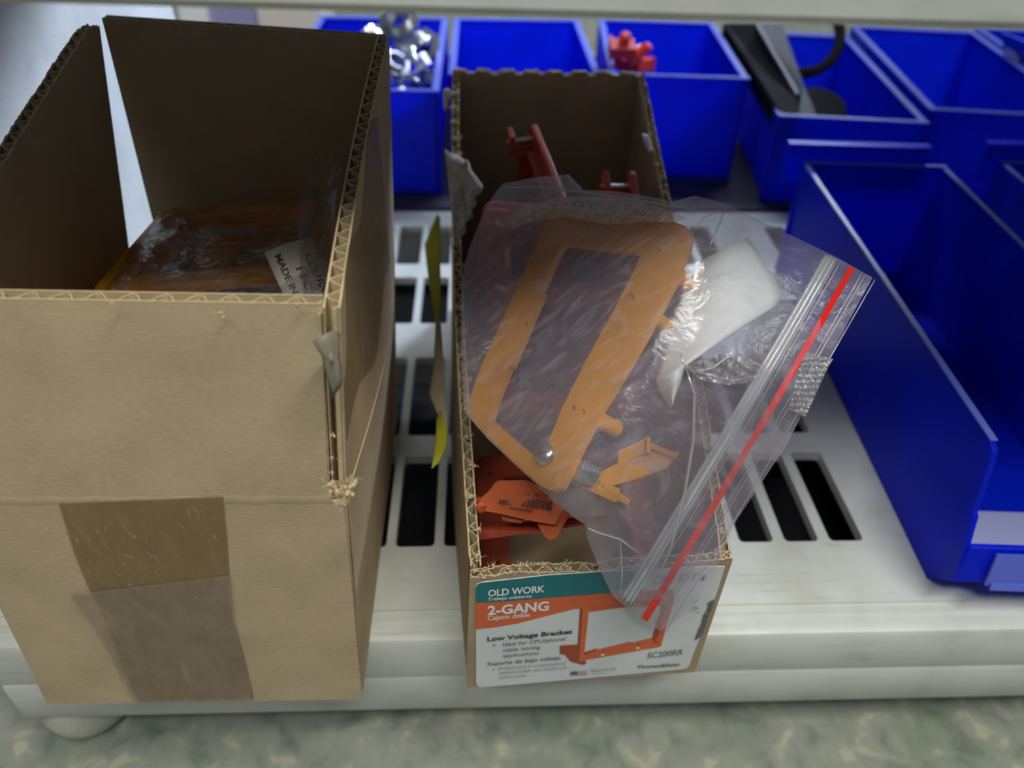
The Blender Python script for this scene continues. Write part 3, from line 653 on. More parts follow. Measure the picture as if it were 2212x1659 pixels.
# yellow-green strip peeling off the left side
def yl(pts, name, mat):
    P = []
    for (a, b) in pts: P.append([at(*(R2(a) + (R2(b) - R2(a)) * k / 5)) for k in range(6)])
    o = MB().grid(P).build(name, mat, box2, smooth='all'); so = o.modifiers.new('thick', 'SOLIDIFY'); so.thickness = 0.0012 * S; return o
yl([((944, 462, 1.42), (951, 470, 1.41)), ((917, 528, 1.36), (951, 540, 1.355)), ((925, 600, 1.30), (952, 620, 1.29)), ((941, 700, 1.23), (951, 700, 1.225))], 'peeling_sticker', M_yel)
yl([((941, 690, 1.235), (951, 690, 1.225)), ((937, 780, 1.18), (958, 790, 1.17)), ((927, 852, 1.14), (963, 875, 1.12)), ((958, 925, 1.09), (966, 925, 1.085))], 'peeling_sticker', plain('peeling_tan_paper', (0.34, 0.27, 0.17), .7))
yl([((943, 905, 1.10), (950, 885, 1.11)), ((941, 950, 1.08), (966, 925, 1.085)), ((936, 985, 1.06), (965, 960, 1.07)), ((932, 1012, 1.045), (948, 998, 1.05))], 'peeling_sticker', M_yel)

# ------------------------------------------------------------------ brackets
def screw(mb, o, ax, r, length, head=True, mi=0, pitch=0.0052):
    ax = unit(ax); prof = [(0, 0)]; n = int(length / pitch)
    for k in range(n):
        prof += [(r * .82, k * pitch), (r, k * pitch + pitch * .35), (r, k * pitch + pitch * .55), (r * .82, k * pitch + pitch * .9)]
    prof += [(r * .6, n * pitch + .002), (0, n * pitch + .002)]
    mb.lathe(prof, o, ax, 16, mi)
def bracket_frame(mb, W, H, bw, th, flange, mi=0, notch=True):
    hs = [circ(bw * .5, H * f, 0.0045) for f in (0.12, 0.3, 0.7, 0.88)] + [circ(W - bw * .5, H * f, 0.0045) for f in (0.12, 0.3, 0.7, 0.88)] + [circ(W * f, bw * .5, .004) for f in (.3, .7)] + [circ(W * f, H - bw * .5, .004) for f in (.3, .7)]
    inner = [(bw, bw), (W - bw, bw), (W - bw, H * .22), (W - bw + .004, H * .23), (W - bw + .004, H * .77), (W - bw, H * .78), (W - bw, H - bw), (bw, H - bw), (bw, H * .78), (bw - .004, H * .77), (bw - .004, H * .23), (bw, H * .22)]
    vs, fs = curve_fill([rrect(0, 0, W, H, bw * .42), inner] + hs, th - .002, 0.001); mb.add(vs, fs, mi)
    t = 0.006
    # back flange round the opening and bosses behind the screw holes
    mb.box(bw * .9 - t, bw * .9, bw, H - bw, -flange, -th * .4, mi); mb.box(W - bw * .9, W - bw * .9 + t, bw, H - bw, -flange, -th * .4, mi)
    mb.box(bw, W - bw, bw * .9 - t, bw * .9, -flange * .6, -th * .4, mi); mb.box(bw, W - bw, H - bw * .9, H - bw * .9 + t, -flange * .6, -th * .4, mi)
    for f in (.12, .3, .7, .88):
        for x in (bw * .5, W - bw * .5): mb.lathe([(0, -flange * .9), (.0085, -flange * .9), (.0085, -th * .4)], (x, H * f, 0), (0, 0, 1), 12, mi)
def frame_matrix(o, u, v):
    """matrix taking local x->u, y->v, z->u x v, metre space"""
    u = Vector(u).normalized(); v = Vector(v); v = (v - u * v.dot(u)).normalized(); w_ = u.cross(v)
    m = Matrix((u, v, w_)).transposed().to_4x4(); m.translation = Vector(o) * S; return m
def make_bracket(W, H, mat, label, group, M, tab=True, proto=None):
    o = empty('wiring_bracket', (0, 0, 0), label, 'bracket', group, mat=M)
    if proto is not None:
        for ch in [c for c in proto.children]:
            c = ch.copy(); COL.objects.link(c); c.parent = o
        return o
    m = MB(); bracket_frame(m, W, H, 0.044, 0.010, 0.036); m.build('frame', mat, o, local=True, smooth=True)
    # swing clamps on opposite corners
    for (x, y, sx) in ((0.022, 0.022, -1), (W - 0.022, H - 0.022, 1)):
        c = MB(); c.box(x - .018, x + .018, y - .020, y + .020, -0.050, -0.040); c.box(x - .018, x + .018, y + .016, y + .020, -.050, -.020)
        c.build('swing_clamp', mat, o, local=True, bevel=.0012)
        s_ = MB(); screw(s_, (x, y, -0.052), (0, 0, 1), 0.0048, 0.052); s_.lathe([(0, .0095), (.005, .0095), (.0085, .0075), (.010, .0045), (.0, .0045)], (x, y, 0), (0, 0, 1), 18)
        s_.build('screw', M_steel, o, local=True, smooth=True)
    return o
# loose red-orange brackets inside box 2
def M3(px_o, d_o, px_u, d_u, px_v, d_v):
    o, u, v = at(*px_o, d_o), at(*px_u, d_u), at(*px_v, d_v); return frame_matrix(o, u - o, v - o)
def euler_m(loc, rx, ry, rz):
    m = Matrix.Rotation(math.radians(rz), 4, 'Z') @ Matrix.Rotation(math.radians(ry), 4, 'Y') @ Matrix.Rotation(math.radians(rx), 4, 'X'); m.translation = Vector(loc) * S; return m
gB = None
def M4(o, e, w_):   # origin, end of the long edge, rough second direction
    o = R2(o); e = R2(e); return frame_matrix(o, R2(w_), e - o) if False else frame_matrix(o, e - o, R2(w_))
a_ = onX(1000, 250, -.006)
pro = make_bracket(0.27, 0.30, M_or, 'red-orange bracket on edge against the left wall, at the back of the torn-topped box', gB, frame_matrix(onX(1020, 256, 0.038), (0, -.8, -.5), (0, .5, -.8)))
lst = [
 (at(1150, 262, 1.42), at(1207, 400, 1.29) - at(1150, 262, 1.42), (0, .5, -.85), 'red-orange bracket standing upright near the middle at the back of the torn-topped box'),
 (at(1366, 362, 1.31), (.03, -.85, -.5), (0, .5, -.85), 'red-orange bracket standing beside the right wall of the torn-topped box'),
 (at(1046, 434, 1.25), (1, .0, -.10), (.02, -.25, -1), 'red-orange bracket upright behind the clear zip bag, near the left wall of the torn-topped box'),
 (at(1052, 640, 1.20), (1, .0, -.10), (.03, .95, -.05), 'red-orange bracket lying under the clear zip bag, near the middle of the torn-topped box'),
 (at(1050, 900, 1.20), (1, .02, .0), (.02, 1, .2), 'red-orange bracket lying slanted, just behind the orange one with the barcode'),
 ((0.005, 0.63, 0.075), (1, .05, .04), (.0, 1, .06), 'red-orange bracket lying nearly flat below the one with the barcode'),
]
for (l, u_, v_, lb_) in lst: make_bracket(0.27, 0.30, M_or, lb_, gB, frame_matrix(l, u_, v_), proto=pro)

# front bracket with printed barcode
bb = empty('wiring_bracket', at(1120, 1080, 0.96), 'orange bracket with a barcode printed on its tab, near the front of the torn-topped box', 'bracket')
dB = 0.93
tabpx = [(1033, 1088, .955), (1045, 1070, .965), (1055, 1062, .97), (1068, 1044, .985), (1076, 1038, .99), (1135, 1037, .975), (1160, 1048, .965), (1190, 1075, .945), (1218, 1102, .93), (1200, 1134, .915), (1150, 1126, .925), (1080, 1110, .94), (1040, 1103, .95)]
tp = [at(*p) for p in tabpx]
MB().prism(tp, unit(Dr(1120, 1080)) * 0.010).build('tab', M_or2, bb, bevel=.0012)
MB().tube([at(1036, 1092, .95), at(1042, 1100, .945)], 0.006, 10).build('pivot', M_or2, bb, smooth=True)
MB().prism([at(1010, 1070, 1.0), at(1052, 1076, .985), at(1050, 1086, .98), at(1010, 1083, .995)], unit(Dr(1030, 1080)) * 0.012).build('arm', M_or2, bb)
MB().prism([at(1082, 1112, .955), at(1132, 1121, .945), at(1126, 1130, .945), at(1086, 1124, .955)], unit(Dr(1100, 1120)) * 0.012).build('catch', M_or2, bb)
MB().prism([at(1160, 1130, .94), at(1222, 1100, .925), at(1232, 1110, .925), at(1215, 1140, .925), at(1203, 1162, .925), at(1190, 1168, .927), at(1178, 1162, .93), at(1168, 1148, .935)], unit(Dr(1190, 1130)) * 0.010).build('rounded_lug', M_or2, bb, bevel=.001)
MB().prism([at(1012, 1142, 1.00), at(1160, 1122, .96), at(1330, 1112, .95), at(1330, 1124, .95), at(1170, 1148, .955), at(1012, 1170, .995)], unit(Dr(1150, 1140)) * 0.010).build('rail', M_or, bb, bevel=.001)
# barcode as printing on the tab plane
tn = unit(np.cross(tp[5] - tp[0], tp[-2] - tp[0]));
if np.dot(tn, unit(Dr(1120, 1080))) > 0: tn = -tn
def onT(x, y, e=0.0016): 
    v = Dr(x, y)
    # local depth of the tab by weighted neighbours
    ws = [1 / ((p[0] - x) ** 2 + (p[1] - y) ** 2 + 40) ** 1.5 for p in tabpx]; d_ = sum(w_ * p[2] for w_, p in zip(ws, tabpx)) / sum(ws)
    return at(x, y, d_ - e - .0035)
bc = MB(); rnd = random.Random(11); x = 0.0
while x < 1.0:
    w_ = rnd.choice([.008, .012, .02, .03]); x2 = min(1, x + w_)
    tl = (1085 + 112 * x, 1066 + 18 * x); tr = (1085 + 112 * x2, 1066 + 18 * x2); bl = (1076 + 117 * x, 1088 + 15 * x); br = (1076 + 117 * x2, 1088 + 15 * x2)
    bc.add([onT(*tl), onT(*tr), onT(*br), onT(*bl)], [(0, 1, 2, 3)]); x = x2 + rnd.choice([.007, .01, .018])
put_text(bc, 'SC200RR', onT(1101, 1100), onT(1152, 1107), onT(1102, 1095), bold=.02)
put_text(bc, '0  8659 11 9877', onT(1080, 1062), onT(1182, 1077), onT(1084, 1055))
put_text(bc, 'C', onT(1076, 1066), onT(1082, 1067), onT(1078, 1059))
bc.build('barcode', plain('brown_black_ink', (0.05, 0.018, 0.01), .6), bb)

# ------------------------------------------------------------------ zip bag with bracket (main subject)
CP = [(1885, 600, .80), (1840, 680, .80), (1425, 1362, .950), (1560, 1212, .872), (1345, 1305, .935), (1300, 1230, .885), (1199, 1055, .792), (1484, 489, .79), (1001, 879, .93), (1205, 454, .955), (1085, 395, 1.03), (1000, 570, 1.0), (1258, 410, .955), (1500, 422, .82), (1700, 960, .815), (1270, 1140, .83), (1400, 1230, .866), (1480, 1100, .83), (1590, 1130, .86), (1600, 500, .80), (1350, 770, .79), (1100, 965, .86), (1103, 665, .945), (1340, 468, .87)]
CPa = R2(CP, float); Xc = CPa[:, :2] / 500.0
def phi(r2): return np.where(r2 > 1e-12, r2 * np.log(r2 + 1e-12), 0)
K = phi(((Xc[:, None, :] - Xc[None, :, :]) ** 2).sum(-1)) + np.eye(len(CP)) * 0.02
Pm = np.hstack([np.ones((len(CP), 1)), Xc]); Am = np.block([[K, Pm], [Pm.T, np.zeros((3, 3))]]); sol = np.linalg.solve(Am, np.concatenate([CPa[:, 2], np.zeros(3)]))
def bd(x, y):
    q = R2([x, y]) / 500.0; return float(phi(((Xc - q) ** 2).sum(-1)) @ sol[:-3] + sol[-3] + sol[-2] * q[0] + sol[-1] * q[1])
def pl(pts, t):  # polyline by arc length
    pts = [R2(p, float) for p in pts]; L = [0]
    for a, b in zip(pts, pts[1:]): L.append(L[-1] + np.linalg.norm(b - a))
    x = t * L[-1]
    for i in range(len(pts) - 1):
        if x <= L[i + 1] + 1e-9: return pts[i] + (pts[i + 1] - pts[i]) * ((x - L[i]) / (L[i + 1] - L[i]))
    return pts[-1]
top_e = [(1085, 397), (1150, 384), (1226, 376), (1258, 410), (1330, 413), (1400, 424), (1455, 436), (1500, 422), (1570, 440), (1650, 480), (1730, 518), (1800, 552), (1885, 600)]
bot_e = [(1004, 890), (1055, 950), (1110, 1002), (1200, 1084), (1240, 1118), (1268, 1136), (1266, 1158), (1290, 1215), (1300, 1240), (1322, 1285), (1345, 1306), (1385, 1342), (1425, 1362)]
lef_e = [(1085, 397), (1060, 430), (1040, 470), (1012, 540), (1000, 590), (996, 660), (997, 760), (1004, 890)]
rig_e = [(1885, 600), (1830, 700), (1700, 960), (1640, 1050), (1590, 1125), (1558, 1205), (1500, 1310), (1450, 1352), (1425, 1362)]
NU, NV = 96, 96
rw = random.Random(9)
waves = [(rw.uniform(-1, 1), rw.uniform(-1, 1), rw.uniform(5, 26), rw.uniform(0, 6.28), rw.uniform(.4, 1)) for _ in range(16)]
def wr(u, v, k):
    s = 0
    for i, (a, b, f, p, am) in enumerate(waves):
        if (i % 2) == k: s += am * math.sin(f * (a * u + b * v) * 1.7 + p + 1.5 * math.sin(3 * u + 2 * v + p)) / (1 + f * .12)
    return s
def bag_xy(u, v):
    T, B, L_, R_ = pl(top_e, u), pl(bot_e, u), pl(lef_e, v), pl(rig_e, v)
    c = ((1 - u) * (1 - v) * pl(top_e, 0) + u * (1 - v) * pl(top_e, 1) + (1 - u) * v * pl(bot_e, 0) + u * v * pl(bot_e, 1))
    return (1 - v) * T + v * B + (1 - u) * L_ + u * R_ - c
def bag_pt(u, v, side):
    xy = bag_xy(u, v); edge = min(1, 6 * min(v, 1 - v)) * min(1, 5 * u) * min(1, max(0, (1 - u)) * 3.0)
    edge = edge ** 0.6 if edge > 0 else 0
    body = 0.018 * edge
    wv = wr(u, v, side) * 0.0020 * (0.35 + edge)
    d_ = bd(*xy)
    if side == 0: return at(xy[0], xy[1], d_ - body * .8 - wv - 0.0012)
    return at(xy[0], xy[1], d_ + body * 1.6 + wv * 0.7 + 0.0012 + 0.030 * edge * (1 if u < .75 else max(0, (1 - u) / .25)))
zbag = empty('zip_bag', at(1400, 900, .86), 'clear zip-seal plastic bag with red stripe hanging out of the torn-topped box', 'bag')
M_bagF = film('clear_bag_front', haze=0.19, hcol=(0.80, 0.73, 0.84), scuff_glint=0.42, gloss=0.03, bscale=20, bstr=0.42, scs=42)
M_bagB = film('clear_bag_back', haze=0.20, hcol=(0.72, 0.66, 0.82), scuff_glint=0.25, gloss=0.02, bscale=30, bstr=0.7, scs=40)
MB().grid([[bag_pt(i / NU, j / NV, 0) for j in range(NV + 1)] for i in range(NU + 1)]).build('front_film', M_bagF, zbag, smooth='all')
MB().grid([[bag_pt(i / 60, j / 60, 1) for j in range(61)] for i in range(61)]).build('back_film', M_bagB, zbag, smooth='all')
def along(a, b, n, off, jit=0): return [at(a[0] + (b[0] - a[0]) * i / n + 5 * math.sin(math.pi * i / n), a[1] + (b[1] - a[1]) * i / n, bd(a[0] + (b[0] - a[0]) * i / n, a[1] + (b[1] - a[1]) * i / n) - off) for i in range(n + 1)]
M_zip = film('zip_ridge', haze=0.80, hcol=(0.86, 0.90, 0.93), scuff_glint=0.1, gloss=0.18, bstr=0.1)
M_zip2 = film('zip_ridge_thin', haze=0.35, hcol=(0.90, 0.90, 0.95), scuff_glint=0.1, gloss=0.15, bstr=0.1)
z = MB()
for dx, r in ((-9, .0021), (0, .0034), (9, .0021)): z.tube(along((1794 + dx, 556 + dx * .4), (1350 + dx, 1303 + dx * .5), 60, .0045), r, 8)
z.build('zip_seal', M_zip, zbag, smooth='all')
z = MB()
for dx in (-34, -27, 20, 27, 48): z.tube(along((1842 + dx, 580 + dx * .5), (1392 + dx, 1340 + dx * .45), 60, .0035), .0007, 5)
z.build('seal_ridge', M_zip2, zbag, smooth='all')
a_ = along((1835, 574), (1385, 1335), 80, .0052); b_ = along((1847, 581), (1398, 1344), 80, .0052)
MB().grid([a_, b_]).build('red_stripe', M_red, zbag, smooth='all')
# bright folded tape tab at the closed corner
m = MB(); m.prism([at(1222, 378, .99), at(1228, 376, .99), at(1259, 408, .985), at(1254, 412, .985)], unit(Dr(1240, 395)) * .003); m.build('corner_fold', plain('glossy_fold', (0.35, 0.45, 0.6), .2), zbag)
# crumpled seam below the slip: raised ridges
z = MB()
def rid(pts, r=.0011, off=.006): z.tube([at(x, y, bd(x, y) - .018 - off) for x, y in pts], [r * (.5 + (0 if i in (0, len(pts) - 1) else .5)) for i in range(len(pts))], 5)
rid([(1470, 762), (1476, 785), (1500, 803), (1540, 795), (1570, 772), (1600, 765)]); rid([(1490, 800), (1540, 812), (1580, 822), (1620, 815)]); rid([(1480, 790), (1500, 850), (1498, 950), (1480, 1060), (1450, 1180), (1425, 1240)], .0016)
rid([(1268, 1140), (1290, 1150), (1340, 1165), (1380, 1195)]); rid([(1340, 1165), (1344, 1240), (1340, 1290)]); rid([(1570, 445), (1545, 505), (1530, 540)]); rid([(1575, 445), (1520, 470), (1500, 500)], .0008)
rid([(1090, 405), (1180, 405), (1255, 415), (1330, 425), (1420, 440), (1500, 452)], .0010); rid([(1135, 460), (1190, 440), (1260, 430), (1360, 436)], .0009)
z.build('crease_ridge', M_zip2, zbag, smooth='all')

# frosted crinkle along the bag's upper fold and a crinkle by the zip edge, its glare put into pale haze
def fpatch(px, off, name, mat, amp, seed):
    rnd = random.Random(seed); T = [p[0] for p in px]; B = [p[1] for p in px]; P = []
    for i in range(49):
        a = pl(T, i / 48); b = pl(B, i / 48); row = []
        for j in range(15):
            q = a + (b - a) * j / 14; row.append(at(q[0], q[1], bd(*q) - off - amp * (math.sin(i * 1.3 + j * .5) + math.sin(i * .55 - j * 1.1)) * (1 if 0 < j < 14 and 0 < i < 48 else 0)))
        P.append(row)
    MB().grid(P).build(name, mat, zbag, smooth='all')
fpatch([((1078, 486), (1082, 492)), ((1130, 448), (1110, 492)), ((1190, 428), (1150, 478)), ((1250, 424), (1230, 468)), ((1330, 428), (1310, 486)), ((1420, 446), (1400, 478)), ((1480, 470), (1462, 480))], .022, 'frosted_crinkle',
       film('frosted_crinkle_film', haze=.42, hcol=(.85, .78, .68), scuff_glint=1.5, gloss=.05, bscale=70, bstr=1.0, scs=90), .0012, 1)
fpatch([((1742, 762), (1800, 775)), ((1728, 790), (1785, 800)), ((1722, 815), (1772, 830)), ((1712, 850), (1755, 868)), ((1702, 885), (1740, 900))], .006, 'glossy_crinkle',
       film('glare_crinkle_film', haze=.22, hcol=(.9, .93, .95), scuff_glint=.9, gloss=.30, bscale=80, bstr=1.2, scs=60), .0022, 2)
fpatch([((1480, 790), (1478, 800)), ((1530, 770), (1520, 822)), ((1580, 762), (1575, 832)), ((1625, 775), (1620, 825)), ((1650, 790), (1648, 805))], .024, 'glossy_crinkle',
       film('bunched_film', haze=.14, hcol=(.85, .82, .80), scuff_glint=.6, gloss=.22, bscale=60, bstr=1.4, scs=50), .0025, 3)
# bracket in the bag
yb = empty('wiring_bracket', at(1200, 1050, .80), 'yellow-orange bracket sealed inside the clear zip-seal bag', 'bracket')
fitp = R2([(1193, 1050, .800), (1487, 492, .800), (1195, 452, .965), (1008, 885, .935)], float)
cf = np.linalg.lstsq(np.column_stack([np.ones(4), fitp[:, 0], fitp[:, 1]]), fitp[:, 2], rcond=None)[0]
def fd(x, y): return float(cf[0] + cf[1] * x + cf[2] * y)
pA, pB, pC = at(1193, 1050, fd(1193, 1050)), at(1487, 492, fd(1487, 492)), at(1008, 885, fd(1008, 885))
fn = unit(np.cross(pB - pA, pC - pA)); fn = fn if np.dot(fn, Dr(1200, 800)) > 0 else -fn      # away from the viewer
def onFrame(x, y): return onP(x, y, pA, fn)
outer = [(1198, 1059), (1184, 1058), (1168, 1050), (1100, 990), (1030, 922), (1008, 893), (1010, 872), (1042, 785), (1085, 690), (1130, 590), (1168, 505), (1186, 465), (1200, 453), (1230, 452), (1340, 464), (1400, 470), (1455, 479), (1480, 488), (1491, 505), (1486, 530), (1452, 615), (1400, 712), (1347, 805), (1294, 890), (1248, 978), (1222, 1035), (1211, 1054)]
inner = [(1060, 905), (1063, 885), (1098, 795), (1104, 792), (1172, 632), (1168, 625), (1202, 548), (1216, 528), (1245, 530), (1372, 546), (1384, 556), (1330, 662), (1262, 785), (1212, 885), (1172, 985), (1160, 992), (1110, 950)]
def hole(x, y, rx, ry): return [(x + rx * math.cos(2 * math.pi * k / 14), y + ry * math.sin(2 * math.pi * k / 14)) for k in range(14)]
hs = [hole(1421, 541, 6, 7), hole(1364, 643, 7, 9), hole(1238, 881, 5, 7), hole(1260, 889, 4, 6), hole(1136, 700, 4, 5), hole(1330, 500, 7, 5), hole(1270, 494, 6, 4)]
def flat(ols): return curve_fill([[(x / 1000, -y / 1000) for x, y in ol] for ol in ols], .002, 0.0)
vs, fs = flat([outer, inner] + hs)
m = MB(); m.add([onFrame(x * 1000, -y * 1000) + fn * (0.009 if z_ < 0 else 0.0) for x, y, z_ in vs], fs)
m.build('frame', M_ye, yb, smooth=True, bevel=.0012)
def wallstrip(name, pts, d0, d1):   # rib standing behind the frame along a line
    P = [[onFrame(x, y) + fn * d0 for x, y in pts], [onFrame(x, y) + fn * d1 for x, y in pts]]
    o = MB().grid(P).build(name, M_ye, yb, smooth=True); so = o.modifiers.new('thick', 'SOLIDIFY'); so.thickness = .005 * S; so.offset = 0; return o
wallstrip('flange', [(1050, 790), (1092, 694), (1136, 594), (1174, 509)], .008, .040)
wallstrip('flange', [(1208, 460), (1336, 470), (1452, 486)], .008, .030)
wallstrip('flange', [(1180, 1048), (1104, 984), (1036, 918)], .008, .030)
wallstrip('flange', [(1260, 795), (1210, 893), (1176, 985)], .008, .018)
for x, y, r_ in ((1282, 900, .009), (1404, 678, .008), (1458, 592, .009)):
    c_ = onFrame(x, y) + fn * .024; MB().lathe([(0, -.016), (r_, -.016), (r_, .016), (0, .016)], c_, fn, 16).build('boss', M_ye, yb, smooth=True)
hc = onFrame(1180, 983); hd = MB()
hd.lathe([(0, .0095), (.006, .009), (.0105, .0065), (.0130, .003), (.0130, -.001)], hc, -fn, 24); hd.build('screw_head', M_steel, yb, smooth=True)
cr = MB(); ea = unit(np.cross(fn, R2([0.3, .2, 1.0]))); eb = np.cross(fn, ea)
for a in (35, 125):
    c, s_ = math.cos(math.radians(a)), math.sin(math.radians(a)); w_ = .0013; l_ = .0072; p1 = ea * c + eb * s_; p2 = -ea * s_ + eb * c; o_c = hc - fn * .0085
    cr.prism([o_c + p1 * l_ + p2 * w_, o_c + p1 * l_ - p2 * w_, o_c - p1 * l_ - p2 * w_, o_c - p1 * l_ + p2 * w_], -fn * .0012)
cr.build('screw_slot', plain('dark_slot', (.12, .12, .12), .5), yb)
# side posts and swing wing, out toward the lower right of the frame
DV = unit(Dr(1330, 1030))
def pz(pts, th, name, bev=.001): return MB().prism([at(p[0], p[1], p[2] - .008) for p in pts], DV * th).build(name, M_ye, yb, bevel=bev)
pz([(1222, 985, .815), (1245, 985, .82), (1250, 1000, .82), (1300, 1040, .83), (1340, 1056, .84), (1335, 1082, .84), (1328, 1086, .84), (1285, 1066, .83), (1210, 1032, .815)], .010, 'lower_arm')
pz([(1334, 1060, .846), (1362, 1080, .852), (1358, 1092, .852), (1330, 1080, .846)], .006, 'arm_tip')
sc = MB(); a0, a1 = at(1238, 1010, .800), at(1288, 1024, .812); screw(sc, a0, a1 - a0, .0135, np.linalg.norm(a1 - a0), pitch=.0046); sc.build('screw_thread', M_steel, yb, smooth=True)
pz([(1280, 1040, .832), (1292, 1022, .838), (1345, 995, .850), (1400, 972, .858), (1462, 985, .862), (1440, 1012, .862), (1390, 1032, .856), (1330, 1048, .846), (1300, 1058, .840)], .007, 'swing_wing')
pz([(1335, 975, .845), (1398, 945, .85), (1398, 978, .852), (1334, 1004, .847)], .006, 'swing_wing')
pz([(1396, 944, .842), (1405, 944, .842), (1405, 979, .846), (1396, 979, .846)], .014, 'wing_rib')
pz([(1404, 956, .846), (1460, 978, .852), (1467, 972, .852), (1462, 992, .856), (1404, 968, .850)], .010, 'wing_rib')
pz([(1284, 1062, .828), (1292, 1058, .828), (1308, 1036, .832), (1300, 1036, .832)], .012, 'wing_rib')

# white paper slip in the bag
rowsP = [((1515, 562), (1615, 512)), ((1492, 600), (1634, 540)), ((1470, 640), (1655, 575)), ((1450, 685), (1675, 605)), ((1436, 725), (1690, 636)), ((1426, 765), (1682, 658)), ((1418, 800), (1600, 712)), ((1415, 826), (1482, 790)), ((1428, 852), (1470, 830)), ((1448, 882), (1454, 872))]
P = []
for i, (a, b) in enumerate(rowsP):
    r = []
    for k in range(13):
        f = k / 12; x, y = a[0] + (b[0] - a[0]) * f, a[1] + (b[1] - a[1]) * f
        r.append(at(x, y, bd(x, y) + 0.002 + 0.035 * (1 - f) ** 2 - 0.008 * math.sin(math.pi * f)))
    P.append(r)
o = MB().grid(P).build('paper_slip', M_slip, smooth='all'); so = o.modifiers.new('thick', 'SOLIDIFY'); so.thickness = .0008 * S
tag(o, 'blank white curled paper slip inside the clear zip-seal bag', 'paper')

# ------------------------------------------------------------------ contents of box 1
c0, cu, cv = onZ(205, 640, .405), onZ(770, 595, .405), onZ(250, 470, .405)
u1 = unit(cu - c0)
def b1_bracket(o, u, v, W, H, mat, label):
    M = frame_matrix(o, u, v); e = empty('wiring_bracket', (0, 0, 0), label, 'bracket', mat=M)
    m = MB(); bracket_frame(m, W, H, .040, .010, .03); m.build('frame', mat, e, local=True, smooth=True)
    c = MB(); c.box(.06, .11, .005, H - .01, -.05, -.040); c.build('swing_clamp', mat, e, local=True, bevel=.001)
    s_ = MB(); screw(s_, (.02, .02, -.06), (0, 0, 1), .0048, .06); s_.build('screw', M_steel, e, local=True, smooth=True)
    return e
o1 = onY(198, 640, .80); x1 = onY(700, 600, .80); y1 = onY(262, 470, 1.05)
W1 = np.linalg.norm(x1 - o1)
W1 = min(np.linalg.norm(x1 - o1), .30); H1 = np.linalg.norm(y1 - o1)
b1_bracket(o1, x1 - o1, y1 - o1, W1, H1, M_ye, 'uppermost orange bracket in the larger tan box, lying flat under clear wrap')
b1_bracket(R2([-.49, .66, .36]), (1, .12, 0.02), (-.12, 1, .02), .29, .19, M_ye, 'orange bracket beneath the uppermost one in the larger tan box')
b1_bracket(R2([-.50, .62, .22]), (1, -.05, .04), (.05, 1, .02), .30, .30, M_or, 'red-orange bracket showing through the split corner, deep in the larger tan box')
# film over them
def crump(cx, cy, z0, wx, wy, amp, seed, name, label, cat, mat, n=44, lift=None):
    r = random.Random(seed); wv = [(r.uniform(-1, 1), r.uniform(-1, 1), r.uniform(8, 60), r.uniform(0, 6.3)) for _ in range(14)]; P = []
    for i in range(n + 1):
        row = []
        for j in range(n + 1):
            u, v = i / n, j / n; x, y = cx + (u - .5) * wx, cy + (v - .5) * wy
            h = sum(math.sin(f * (a * u + b * v) + p + 2 * math.sin(5 * u + p)) / (1 + f * .07) for a, b, f, p in wv) * amp
            row.append((x, y, z0 + h + (lift(u, v) if lift else 0)))
        P.append(row)
    o = MB().grid(P).build(name, mat, smooth='all'); tag(o, label, cat); return o
M_film1 = film('crumpled_film', haze=0.06, hcol=(0.8, 0.78, 0.85), scuff_glint=0.5, gloss=0.16, bscale=45, bstr=1.0, scs=40)
pn1 = unit(np.cross(x1 - o1, y1 - o1))
def pz1(x, y): return o1[2] - (pn1[0] * (x - o1[0]) + pn1[1] * (y - o1[1])) / pn1[2]
crump(-.325, .87, .0, .30, .40, .0035, 5, 'plastic_wrap', 'crumpled clear plastic wrap over the orange brackets in the larger tan box', 'plastic wrap', M_film1,
      lift=lambda u, v: pz1(-.325 + (u - .5) * .30, .87 + (v - .5) * .40) + .016 + 0.03 * max(0, u - .82) / .18 - .03 * max(0, .12 - u) / .12 - .05 * max(0, .15 - v) / .15)
# tall tongue of bag standing at the right wall
P = []
tp_ = [((700, 330), (738, 330), .86), ((682, 352), (752, 350), .85), ((668, 400), (748, 400), .83), ((660, 450), (742, 450), .81), ((655, 520), (732, 520), .78), ((660, 600), (722, 600), .74), ((670, 660), (712, 650), .72)]
for (a, b, d_) in tp_: P.append([onX(a[0] + (b[0] - a[0]) * k / 8 - 10, a[1] + (b[1] - a[1]) * k / 8, -.170 - .016 * math.sin(math.pi * k / 8) + .003 * math.sin(k * 2.2 + d_ * 60)) for k in range(9)])
tag(MB().grid(P).build('plastic_bag', film('standing_film', haze=.10, hcol=(.8, .78, .85), scuff_glint=.35, gloss=.08, bscale=50, bstr=1.0), smooth='all'), 'tongue of clear plastic bag standing against the right wall of the larger tan box', 'plastic bag')
P = [[onZ(x, y, .44 - .02 * k) for x, y in ((135 + 12 * k, 655 - 2 * k), (155 + 8 * k, 650 - 14 * k), (175 + 5 * k, 630 - 10 * k))] for k in range(4)]
